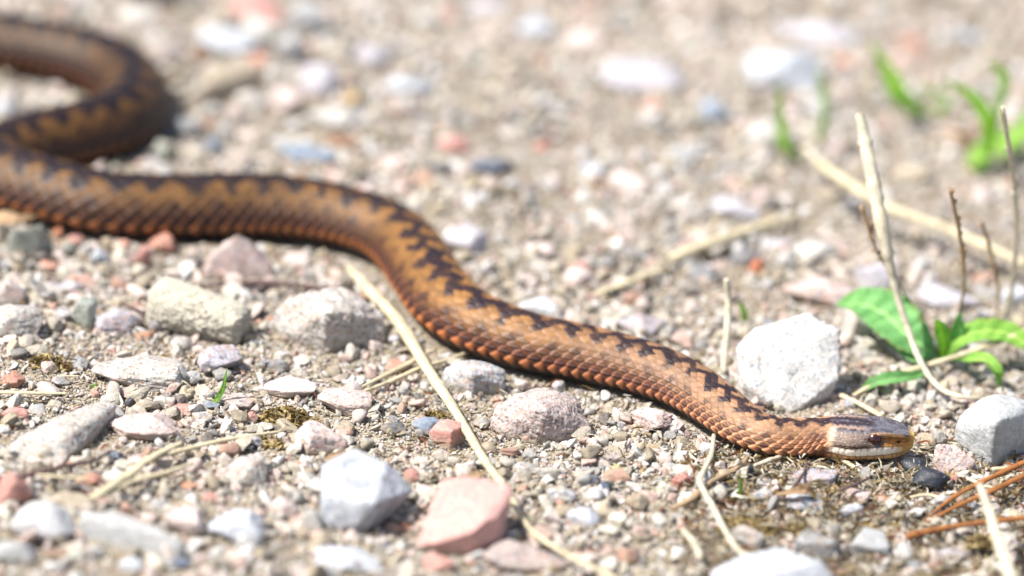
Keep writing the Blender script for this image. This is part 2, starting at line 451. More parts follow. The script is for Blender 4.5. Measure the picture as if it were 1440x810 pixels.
# normals of the smooth form
dU = np.gradient(P, axis=0); dV = np.roll(P, -1, 1) - np.roll(P, 1, 1)
N = np.cross(dU, dV); N /= np.maximum(np.linalg.norm(N, axis=-1, keepdims=True), 1e-12)
if (N[n // 2, NV - 1, 2]) < 0: N = -N
# scale lattice: u counts scales along the body, q counts rows away from the back
LS = 0.205 * W
U = np.cumsum(np.gradient(st) / LS); U = np.broadcast_to(U[:, None], (n, NR)).copy()
side2 = np.where(V == 0, 1, side)
tv = V / ROWS
Q = np.broadcast_to((side2 * 9.4 * (tv * 1.22 - .22 * tv * tv))[None], (n, NR)).copy()
Xg = np.broadcast_to(Xp[:, None], (n, NR))
def hsh(a, b):
    x = np.sin(a * 127.1 + b * 311.7) * 43758.5453
    return x - np.floor(x)
best = np.full(U.shape, -9.0); sid_u = np.zeros(U.shape); sid_q = np.zeros(U.shape); best_s = np.zeros(U.shape); best_y = np.zeros(U.shape); best_e = np.zeros(U.shape)
q0 = np.round(Q)
for dq in (-1, 0, 1):
    qq = q0 + dq
    off = 0.5 * np.mod(qq, 2)
    u0 = np.round(U - off) + off
    for du in (-1, 0, 1):
        uc = u0 + du
        size = 1.0 + 0.12 * np.clip((np.abs(qq) - 7) / 3, 0, 1)
        a_, b_ = 0.70 * size, 0.97 * size
        x_, y_ = (U - uc) / a_, (Q - qq) / b_
        # leaf form, blunt at the free end
        edge_row = np.abs(qq) > 8.5
        r = np.abs(x_) ** np.where(edge_row, 1.35, 1.75) + np.abs(y_ * (1 + np.where(edge_row, .35, .12) * x_)) ** np.where(edge_row, 1.2, 1.55)
        inside = (r < 1) & (np.abs(qq) <= 9)
        s_ = (x_ + 1) / 2
        lift = s_ * (1 + 0.25 * (hsh(uc, qq) - 0.5))
        h = lift * (1 - 0.22 * np.clip(r, 0, 1) ** 4) * np.where(inside, 1, 0) - np.where(inside, 0, 5)
        b = h > best
        best = np.where(b, h, best); sid_u = np.where(b, uc, sid_u); sid_q = np.where(b, qq, sid_q)
        best_s = np.where(b, s_, best_s); best_y = np.where(b, y_, best_y); best_e = np.where(b, r, best_e)
gap = best < -1
best = np.where(gap, -0.1, best)
keel = np.exp(-(best_y / 0.12) ** 2) * np.clip((best_s - .1) * 2, 0, 1) * (np.abs(sid_q) < 8.5) * 0.34
amp = 0.026 + 0.022 * np.clip((np.abs(sid_q) - 5.5) / 3, 0, 1) + 0.022 * (np.abs(sid_q) > 8.5)
disp_body = (best - 0.35 + keel) * amp * W[:, None]
vent = (V >= ROWS + 0.03)[None] & np.ones((n, 1), bool)
uv_ = np.mod(U, 1.0)
disp_body = np.where(vent, (uv_ - 0.5) * 0.012 * W[:, None], disp_body)
# head relief
Xw = Xg + 2.2 * np.sin(Xg * .23 + 1)
pl = np.mod(Xg / 10.5 + 0.3, 1.0); gro = np.exp(-((pl - .5) ** 2) / 0.004) * 1.0
Va = np.broadcast_to(V[None], (n, NR))
lab = (Va > .635) & (Va < .745); low = (Va >= .755) & (Va < .84)
bul = lambda t: np.clip(1 - np.abs(2 * t - 1) ** 3, 0, 1)
dh = np.zeros((n, NR))
pc = np.mod(Xw / 10.5 + 0.8, 1.0)
dh += np.where(lab, 0.75 * bul(pc) * bul((Va - .625) / .12) - 0.2, 0)
pc2 = np.mod(Xw / 8.5 + 0.2, 1.0)
dh += np.where(low, 0.5 * bul(pc2) * bul((Va - .755) / .085) - 0.2, 0)
dh -= 0.9 * np.exp(-((Va - .748) / .0065) ** 2) * np.clip((Xg - 3) / 6, 0, 1)
# small temple scales and crown shields: cellular pattern
cellx, cellv = Xg / 6.6, Va * side2[None] / 0.052
def cell(cx, cy):
    f1 = np.full(cx.shape, 9.0); f2 = np.full(cx.shape, 9.0); idv = np.zeros(cx.shape)
    ix, iy = np.floor(cx), np.floor(cy)
    for a in (-1, 0, 1):
        for b in (-1, 0, 1):
            hx_, hy_ = hsh(ix + a, iy + b), hsh(ix + a + 17, iy + b + 31)
            d = np.hypot(ix + a + .5 + .9 * (hx_ - .5) + .5 * np.mod(iy + b, 2) - cx, iy + b + .5 + .7 * (hy_ - .5) - cy)
            upd = d < f1
            f2 = np.where(upd, f1, np.minimum(f2, d)); idv = np.where(upd, hsh(ix + a + 5, iy + b + 3), idv); f1 = np.where(upd, d, f1)
    return f1, f2 - f1, idv
hm = (Xp < 175)
c1 = np.zeros((n, NR)); ce = np.ones((n, NR)); cid = np.full((n, NR), .5)
a_, b_, d_ = cell(cellx[hm], cellv[hm]); c1[hm], ce[hm], cid[hm] = a_, b_, d_
big = (Xg < 62) & (Va < .27)
a_, b_, d_ = cell(Xg[hm] / 13.0, (Va * side2[None])[hm] / 0.12)
ce2 = np.ones((n, NR)); ce2[hm] = b_; cid2 = np.full((n, NR), .5); cid2[hm] = d_
temple = (~lab) & (~low) & (Va < .62) & (~big)
dh += np.where(temple, 0.6 * np.clip(ce / 0.35, 0, 1) - .3, 0)
dh += np.where(big, 0.8 * np.clip(ce2 / 0.16, 0, 1) - .3, 0)
# brow ridge over the eye, socket, nostril
dh += 3.0 * np.exp(-((Va - .268) / .024) ** 2) * np.exp(-((Xg - 32) / 20) ** 4) + 0.7 * np.exp(-((Va - .262) / .022) ** 2) * np.exp(-((Xg - 60) / 13) ** 4)
dh -= 2.2 * np.exp(-((Va - .44) / .060) ** 2 - ((Xg - 59) / 9.0) ** 2)
nost = np.exp(-((Va - .47) / .028) ** 2 - ((Xg - 23) / 2.6) ** 2)
dh -= 2.6 * nost
mouth = np.exp(-((Va - .748) / .008) ** 2)
fade = np.clip(Xg / 4, 0, 1)
disp_head = dh * PX * fade
hb = np.clip((Xg - 112) / 14, 0, 1)
D = disp_head * (1 - hb) + disp_body * hb
P = P + N * D[..., None]
# pigment
def mixc(a, b, t): return a * (1 - t[..., None]) + np.asarray(b) * t[..., None]
A = lambda *c: np.array(lin(*c))
sq, su = np.where(gap, Q, sid_q), np.where(gap, U, sid_u)
hu = hsh(su, sq); hu2 = hsh(su + 9, sq + 4)
front = np.clip((0.15 - st) / 0.07, 0, 1)[:, None] * np.ones((1, NR))
PER = 2.35
zu = U * 0.35 + su * 0.65 + (hu - .5) * .2
zq = Q * 0.35 + sq * 0.65 + (hu2 - .5) * .3
wobble = 0.35 * np.sin(zu * 0.61 + 1) + 0.25 * np.sin(zu * 1.37)
phz = (zu / PER + 0.14 * np.sin(zu * 0.37) + 0.05 * np.sin(zu * 1.1 + 2)) * 2 * math.pi
zig = 1.9 * np.sin(phz); zig = np.sign(zig) * np.abs(zig) ** 0.8
wb = 2.15 + wobble * 0.7 - 0.25 * front + .75 * np.clip((st - .2) / .08, 0, 1)[:, None]
dark = np.clip((wb - np.abs(zq - zig)) * 1.35 + (hu - .5) * 1.0 + .5, 0, 1)
dark = dark * (0.90 + .1 * hsh(su + 3, sq + 8))
sgn = np.sign(zq + 1e-6)
spot = -np.sin(phz) * sgn
latspot = np.clip(spot * 2.4 - 0.9 + (hu2 - .5), 0, 1) * np.exp(-((np.abs(zq) - 5.7) / 0.85) ** 2)
ochre = np.broadcast_to(A(150, 106, 56), (n, NR, 3)); tan = A(158, 116, 80)
colr = mixc(ochre, tan, front)
colr = mixc(colr, A(84, 56, 38), np.clip((np.abs(zq) - 4.8) / 2.4, 0, 1) * (1 - .45 * front))
lowc = mixc(np.broadcast_to(A(70, 46, 42), (n, NR, 3)), A(104, 66, 56), front)
colr = mixc(colr, lowc, np.clip((np.abs(zq) - 6.2) / 1.8, 0, 1) * (.55 + .45 * np.clip(vnoise(U / 9 + 3, U * 0 + 2) + .5, 0, 1)))
colr = colr * (0.74 + 0.46 * hu2)[..., None]
colr = mixc(colr, A(48, 26, 24), latspot * 0.85)
dk = mixc(np.broadcast_to(A(46, 30, 30), (n, NR, 3)), A(38, 25, 34), hu)
colr = mixc(colr, dk, dark)
# every scale: dusky root, rusty free rim on the flanks
flank = np.clip((np.abs(sq) - 5.0) / 2.6, 0, 1)
rim = np.clip((best_e - 0.42) / 0.35, 0, 1) * np.clip((best_s - 0.5) * 3, 0, 1) * (1 - dark)
colr = mixc(colr, A(166, 102, 64), rim * (0.06 + (0.46 + .25 * front) * flank))
tipm = np.clip((best_s - 0.50) * 4, 0, 1) * (np.abs(sq) > 8.5)
colr = mixc(colr, A(212, 132, 82), tipm * 0.95)
root = np.clip((0.54 - best_s) * 3.6, 0, 1)
colr = mixc(colr, A(30, 17, 15), root * (0.72 - .15 * front) * (.5 + .5 * np.clip((np.abs(sq) - 3) / 4, 0, 1)))
colr = mixc(colr, A(20, 12, 10), gap * 1.0)
neckm = np.clip((205 - Xg) / 60, 0, 1) * np.clip((Va - .30) / .15, 0, 1) * (1 - dark)
colr = mixc(colr, A(214, 138, 88) * (.45 + .75 * np.clip(best_s[..., None] * 1.3, 0, 1)), neckm * .75)
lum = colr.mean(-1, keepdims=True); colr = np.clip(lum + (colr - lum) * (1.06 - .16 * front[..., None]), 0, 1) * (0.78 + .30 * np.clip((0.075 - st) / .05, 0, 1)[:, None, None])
colr = mixc(colr, A(250, 190, 140), rim * flank * .55 * np.clip((0.085 - st) / .04, 0, 1)[:, None])
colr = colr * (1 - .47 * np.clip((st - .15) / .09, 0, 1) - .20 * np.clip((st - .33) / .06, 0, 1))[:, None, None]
colr = np.where(vent[..., None], (A(34, 25, 24) + A(140, 96, 66) * np.clip((170 - Xg) / 50, 0, 1)[..., None]) * (0.7 + 0.5 * uv_[..., None]), colr)
# head pigment
slate, slated = A(100, 98, 104), A(50, 44, 50)
hc = np.broadcast_to(slate, (n, NR, 3)) * np.where(big, 0.9 + .2 * cid2, 0.85 + .3 * cid)[..., None]
hc = mixc(hc, slated, np.clip((vnoise(Xg / 6 + 5, Va * side2 * 14 + 3)) * 1.5, 0, 1) * .6)
hc = mixc(hc, slated * .5, np.clip(1 - ce2 / .12, 0, 1) * big * .55)
wav = .012 * np.sin(Xg * .9) + .01 * np.sin(Xg * .43 + 1)
vm = np.clip(1.6 - np.abs(Va - .03 - .0011 * (Xg - 60) + wav) / .045, 0, 1) * np.clip((Xg - 52) / 10, 0, 1)
vm = np.maximum(vm, np.clip(vnoise(Xg / 4.5 + 31, Va * side2 * 22 + 8) * 2.4, 0, 1) * np.clip((Xg - 48) / 10, 0, 1) * (Va < .27) * .8)
hc = mixc(hc, A(46, 30, 38), vm * .9)
pm = np.exp(-((Va - .175 + wav) / .035) ** 2) * np.clip((Xg - 62) / 14, 0, 1)
hc = mixc(hc, A(176, 142, 118), pm * .75)
tp = np.clip((Va - .27 + wav) / .05, 0, 1) * np.clip((Xg - 50) / 12, 0, 1)
hc = mixc(hc, (A(134, 116, 104) * (0.8 + .4 * cid[..., None])), tp)
hc = mixc(hc, A(70, 56, 56), tp * np.clip(1 - ce / .16, 0, 1) * .5)
lipy = .612 + .012 * np.abs(2 * pc - 1) ** 2
dkb = np.exp(-((Va - .585 + wav) / .032) ** 2) * np.clip((Xg - 58) / 10, 0, 1) * np.clip((118 - Xg) / 6, 0, 1)
hc = mixc(hc, A(66, 36, 26), dkb * .9)
sn = np.clip((Va - .285 + wav) / .03, 0, 1) * np.clip((52 - Xg) / 12, 0, 1)
hc = mixc(hc, A(180, 126, 64) * (0.6 + .7 * cid[..., None]), sn)
hc = mixc(hc, A(92, 56, 34), sn * np.clip(1 - ce / .18, 0, 1) * .6)
tipc = np.clip((10 - Xg) / 7, 0, 1); hc = mixc(hc, A(210, 162, 74), tipc * .9)
brow = np.exp(-((Va - .300) / .024) ** 2) * np.clip((Xg - 14) / 6, 0, 1) * np.clip((66 - Xg) / 8, 0, 1)
hc = mixc(hc, A(246, 196, 142), brow * 1.0)
eyer = np.exp(-(((Va - .44) / .075) ** 2 + ((Xg - 59) / 13) ** 2)); hc = mixc(hc, A(104, 70, 52), np.clip(eyer * 1.6 - .5, 0, 1))
labc = mixc(np.broadcast_to(A(252, 240, 218), (n, NR, 3)), A(214, 160, 84), np.clip((34 - Xg) / 22, 0, 1))
hc = mixc(hc, labc, np.clip((Va - lipy) / .012, 0, 1))
spotl = np.sqrt(np.clip(np.abs(2 * pc - 1) ** 2.6 + np.abs((Va - .69) / .055) ** 2.6, 0, 4))
hc = mixc(hc, A(196, 142, 98), np.clip((spotl - .88) * 4, 0, 1) * lab * .75)
hc = mixc(hc, A(200, 160, 112), ((Va > .735) & (Va <= .76)) * .8)
lowc2 = mixc(np.broadcast_to(A(216, 172, 116), (n, NR, 3)), A(150, 82, 44), (1 - np.clip(bul(pc2) * 1.2, 0, 1)) * .9)
hc = np.where(((Va > .75) & (Va <= .86))[..., None], lowc2, hc)
hc = np.where((Va > .86)[..., None], A(206, 182, 140), hc)
hc = mixc(hc, A(104, 54, 32), mouth * .9 * np.clip((Xg - 4) / 6, 0, 1))
hc = mixc(hc, A(30, 18, 14), np.clip(nost * 1.6, 0, 1))
colr = mixc(colr, hc, 1 - np.clip((Xg + 3.0 * np.sin(Va * 70) - 117) / 5, 0, 1))
colm = np.exp(-((Xg + 1.6 * np.sin(Va * 70) - 119 - 14 * (Va - .45)) / 3.4) ** 2) * (Va > .2) * (Va < .66)
blot = np.exp(-((zq * side2 - 6.8) / 1.7) ** 2) * np.clip((Xg - 124) / 3, 0, 1) * np.clip((172 - Xg) / 30, 0, 1)
colr = mixc(colr, A(64, 34, 28), blot * .8)
colr = mixc(colr, A(226, 190, 156), colm * .9)
nk = np.clip((Xg - 116) / 6, 0, 1) * np.clip((150 - Xg) / 20, 0, 1) * np.clip((.15 - Va) / .04, 0, 1)
colr = mixc(colr, A(46, 30, 36), nk * .9)
idx = np.arange(n * NR).reshape(n, NR)
F = np.stack([idx[:-1], np.roll(idx, -1, 1)[:-1], np.roll(idx, -1, 1)[1:], idx[1:]], -1).reshape(-1, 4)
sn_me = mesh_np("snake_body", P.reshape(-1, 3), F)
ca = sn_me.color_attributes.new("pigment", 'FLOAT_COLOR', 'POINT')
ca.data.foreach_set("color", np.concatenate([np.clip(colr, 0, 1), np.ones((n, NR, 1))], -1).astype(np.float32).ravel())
def mat_snake():
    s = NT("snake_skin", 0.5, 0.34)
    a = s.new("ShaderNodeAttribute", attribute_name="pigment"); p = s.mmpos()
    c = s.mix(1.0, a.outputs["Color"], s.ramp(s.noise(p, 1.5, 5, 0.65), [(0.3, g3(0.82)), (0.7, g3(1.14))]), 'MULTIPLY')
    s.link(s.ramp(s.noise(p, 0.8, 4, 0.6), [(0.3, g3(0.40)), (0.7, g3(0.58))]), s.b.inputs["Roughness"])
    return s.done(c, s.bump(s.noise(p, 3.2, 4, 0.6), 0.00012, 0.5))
M_SNAKE = mat_snake()
snake = bpy.data.objects.new("snake", None); COL.objects.link(snake)
base = np.array([CXs[n // 3], CYs[n // 3], float(ZG[n // 3])])
snake.location = base
snake.empty_display_size = 0.01
tag(snake, "brown adder with dark zigzag back gliding over the gravel, head to the right", "snake")
sb = link("body", sn_me, M_SNAKE, snake); sb.location = -base
# eyes
def uvsphere(nu, nv, fx):
    vs, fs = [], []
    for i in range(nv + 1):
        t = math.pi * i / nv
        for j in range(nu):
            f = 2 * math.pi * j / nu
            vs.append(fx(math.sin(t) * math.cos(f), math.sin(t) * math.sin(f), math.cos(t)))
    for i in range(nv):
        for j in range(nu):
            fs.append((i * nu + j, i * nu + (j + 1) % nu, (i + 1) * nu + (j + 1) % nu, (i + 1) * nu + j))
    return np.array(vs), np.array(fs)
def mat_eye():
    s = NT("snake_eye", 0.16, 0.8)
    tc = s.new("ShaderNodeTexCoord"); sep = s.new("ShaderNodeSeparateXYZ"); s.link(tc.outputs["Object"], sep.inputs[0])
    r = 9.3 * PX
    p = s.mmpos()
    c = s.ramp(s.noise(p, 2.0, 4, 0.6), [(0.3, lin(34, 12, 10)), (0.7, lin(76, 26, 18))])
    ax = s.new("ShaderNodeMath", operation='ABSOLUTE'); s.link(sep.outputs[0], ax.inputs[0])
    az = s.new("ShaderNodeMath", operation='ABSOLUTE'); s.link(sep.outputs[2], az.inputs[0])
    m1 = s.new("ShaderNodeMath", operation='MULTIPLY'); m1.inputs[1].default_value = 1 / (r * 0.20); s.link(ax.outputs[0], m1.inputs[0])
    m2 = s.new("ShaderNodeMath", operation='MULTIPLY'); m2.inputs[1].default_value = 1 / (r * 0.70); s.link(az.outputs[0], m2.inputs[0])
    ad = s.new("ShaderNodeMath", operation='ADD'); s.link(m1.outputs[0], ad.inputs[0]); s.link(m2.outputs[0], ad.inputs[1])
    c = s.mix(s.ramp(ad.outputs[0], [(0.9, g3(1)), (1.1, g3(0))]), c, (0.006, 0.004, 0.004))
    s.b.inputs["Coat Weight"].default_value = 0.0
    return s.done(c)
M_EYE = mat_eye()
ei = int(np.argmin(np.abs(Xp - 59)))
rE = 10.4 * PX
ev, ef = uvsphere(40, 26, lambda x, y, z: (x * rE, y * rE, z * rE * 0.93))
eye_me = mesh_np("eye", ev, ef)
for sg in (1, -1):
    yl = sg * 23.0 * PX
    e = link("eye", eye_me, M_EYE, snake)
    e.location = (CXs[ei] + SXv[ei] * yl - base[0], CYs[ei] + SYv[ei] * yl - base[1], float(ZG[ei]) + 41.0 * PX - base[2])

# distance of a place from the snake's axis, in metres, minus its half width
sub = slice(0, n, 18)
AX = np.stack([CXs[sub], CYs[sub], W[sub] / 2], 1)
def snake_clear(x, y):
    x, y = np.atleast_1d(x), np.atleast_1d(y); out = np.empty(len(x))
    for i in range(0, len(x), 4000):
        dx = x[i:i + 4000, None] - AX[None, :, 0]; dy = y[i:i + 4000, None] - AX[None, :, 1]
        out[i:i + 4000] = (np.hypot(dx, dy) - AX[None, :, 2]).min(1)
    return out

# ------------------------------------------------------------------ rock forms
def ico(level):
    import bmesh
    bm = bmesh.new(); bmesh.ops.create_icosphere(bm, subdivisions=level, radius=1.0)
    v = np.array([x.co[:] for x in bm.verts]); bm.verts.index_update()
    f = np.array([[l.index for l in fc.verts] for fc in bm.faces]); bm.free()
    return v / np.linalg.norm(v, axis=1, keepdims=True), f
ICO = {l: ico(l) for l in (2, 3, 4, 5, 6)}
def n3(p, sc, seed):
    p = p * sc + seed * 7.31
    return (vnoise(p[:, 0] + 3.1 * p[:, 2], p[:, 1]) + vnoise(p[:, 1] + 1.7 * p[:, 0] + 40, p[:, 2] + 17) + vnoise(p[:, 2] + 9, p[:, 0] - 2.3 * p[:, 1] + 5)) / 3
def rock(seed, level=4, planes=11, sharp=14.0, rough=0.05, jit=0.35, dims=(1, 1, 1)):
    """a broken stone: the soft intersection of tilted planes, then weathered"""
    r_ = np.random.default_rng(seed); v, f = ICO[level]
    nn = r_.normal(size=(planes, 3)); 
    for _ in range(12):                                    # spread the facets
        for i in range(planes):
            d = nn / np.linalg.norm(nn, axis=1, keepdims=True)
            push = d[i] - d; w = np.exp(-3 * (1 - d @ d[i]))[:, None]; nn[i] = d[i] + 0.15 * (push * w).sum(0)
    nn += r_.normal(size=nn.shape) * 0.15
    nn /= np.linalg.norm(nn, axis=1, keepdims=True)
    dd = 1 - jit * r_.random(planes)
    c = np.maximum(v @ nn.T, 1e-3)
    q = dd[None] / c
    rad = (q ** -sharp).sum(1) ** (-1 / sharp)
    rad = np.minimum(rad, 1.5)
    p = v * rad[:, None]
    p = p * (1 + rough * n3(p, 1.8, seed) + rough * 0.6 * n3(p, 4.5, seed + 3) + rough * 0.4 * n3(p, 11, seed + 5) + (rough * .3 * n3(p, 26, seed + 8) if level >= 5 else 0))[:, None]
    lo, hi = p.min(0), p.max(0); p = (p - (lo + hi) / 2) / ((hi - lo) / 2)
    return p * np.array(dims), f
MAT = {'g': M_GRAN, 'G': M_GRAN2, 's': M_SMOOTH, 'b': M_BLACK, 'c': M_CRUMB, 'w': M_WHITE}
COLS = {'white': (194, 193, 191), 'offwhite': (196, 191, 182), 'bluewhite': (186, 190, 195), 'lilac': (186, 181, 186), 'grey': (158, 158, 158), 'bright': (222, 220, 214), 'rose': (206, 158, 148), 'palegrey': (168, 168, 166), 'midpale': (174, 176, 175),
        'bluegrey': (128, 142, 158), 'greengrey': (168, 172, 160), 'pinkgrey': (194, 180, 173), 'palepink': (216, 197, 189), 'pink': (196, 142, 130), 'salmon': (204, 152, 132),
        'orange': (196, 120, 84), 'brown': (132, 98, 72), 'ochre': (180, 152, 104), 'beige': (176, 162, 140), 'dark': (62, 62, 66), 'slate': (84, 92, 106), 'black': (38, 42, 50),
        'chalk': (206, 199, 180), 'sky': (150, 162, 178)}
STONES = []          # (x, y, r) of every placed stone
LAND = []            # (name, x, y)
def place_stone(name, px, py, w, h, col, mt='g', rot=0, label='', seed=None, planes=10, sharp=20, rough=0.09, level=5, bury=0.35, depth=0.8, group=None, me=None, land=None, up=0.0, tilt=0):
    p = at(px, py + 0.12 * h, 0.0); m = pxm(p)
    a = w * m / 2; b = depth * a
    H = h * m
    c = (H - 1.5 * b * sp) / ((2 - bury) * cp)
    if c < 0.30 * a:
        c = 0.30 * a; b = max((H - (2 - bury) * cp * c) / (1.5 * sp), 0.35 * a)
    sd = seed if seed is not None else random.randint(0, 10 ** 6)
    if me is None:
        v, f = rock(sd, level, planes, sharp, rough)
        me = mesh_np(name, v, f); me.materials.append(MAT[mt])
    o = bpy.data.objects.new(name, me); COL.objects.link(o)
    if me.materials[0] != MAT[mt]:
        o.material_slots[0].link = 'OBJECT'; o.material_slots[0].material = MAT[mt]
    o.location = (p[0], p[1], float(terr(p[0], p[1])) + c * (1 - bury) + up)
    o.scale = (a, b, c); o.rotation_euler = (math.radians(tilt), math.radians(random.uniform(-6, 6)), math.radians(rot))
    cc = lin(*COLS[col]); j = 1 + random.uniform(-.06, .06)
    o.color = (cc[0] * j, cc[1] * j, cc[2] * j, 1)
    tag(o, label, 'stone' if name != 'pebble' else 'pebble', group)
    STONES.append((p[0], p[1], max(a, b)))
    LAND.append((land or label, p[0], p[1], bool(land)))
    return o
G1 = "stones lying in the gravel"
def softrad(v, nn, dd, sharp):
    c = np.maximum(v @ nn.T, 1e-3); return (((dd[None] / c) / 0.01) ** -sharp).sum(1) ** (-1 / sharp) * 0.01
def hull_stone(pts3, col, mt, label, land, sharp=26, rough=.05, level=6, under=.82, group=G1, seed=0):
    """a stone whose corners stand at measured places: (photo x, photo y, height in mm)"""
    import bmesh
    W_ = np.array([at(a, b, h * MM) for a, b, h in pts3]); c = W_.mean(0); g = float(terr(c[0], c[1]))
    low = W_.copy(); low[:, :2] = c[:2] + (low[:, :2] - c[:2]) * under; low[:, 2] = g - 0.004
    allp = np.vstack([W_, low]); c = np.array([c[0], c[1], g + (W_[:, 2].max() - g) * 0.4])
    bm = bmesh.new()
    for p in (allp - c) * 100: bm.verts.new(p)
    bmesh.ops.convex_hull(bm, input=bm.verts[:]); bm.normal_update()
    nn, dd = [], []
    for f in bm.faces:
        nf = np.array(f.normal); d = float(nf @ np.array(f.verts[0].co)) / 100
        if d < 0: nf, d = -nf, -d
        if f.calc_area() < 1e-4 or any(np.dot(nf, q) > .995 for q in nn): continue
        nn.append(nf); dd.append(max(d, 2e-4))
    bm.free()
    v, f = ICO[level]; nn, dd = np.array(nn), np.array(dd)
    rad = softrad(v, nn, dd, sharp); p = v * rad[:, None]; R = rad.mean()
    q = p / R; s_ = seed or int(pts3[0][0])
    k_ = 1 + rough * (n3(q, 1.6, s_) + .7 * n3(q, 3.7, s_ + 3) + .6 * n3(q, 8.5, s_ + 5) + .45 * n3(q, 19, s_ + 8) + .3 * n3(q, 41, s_ + 9))
    me = mesh_np("stone", p * k_[:, None], f); me.materials.append(MAT[mt])
    o = bpy.data.objects.new("stone", me); COL.objects.link(o); o.location = c
    o.color = (*lin(*COLS[col]), 1); tag(o, label, 'stone', group)
    ext = np.abs(W_[:, :2] - c[:2]).max(0)
    STONES.append((c[0], c[1], float(ext.mean()))); LAND.append((land or label, c[0], c[1], bool(land)))
    return o
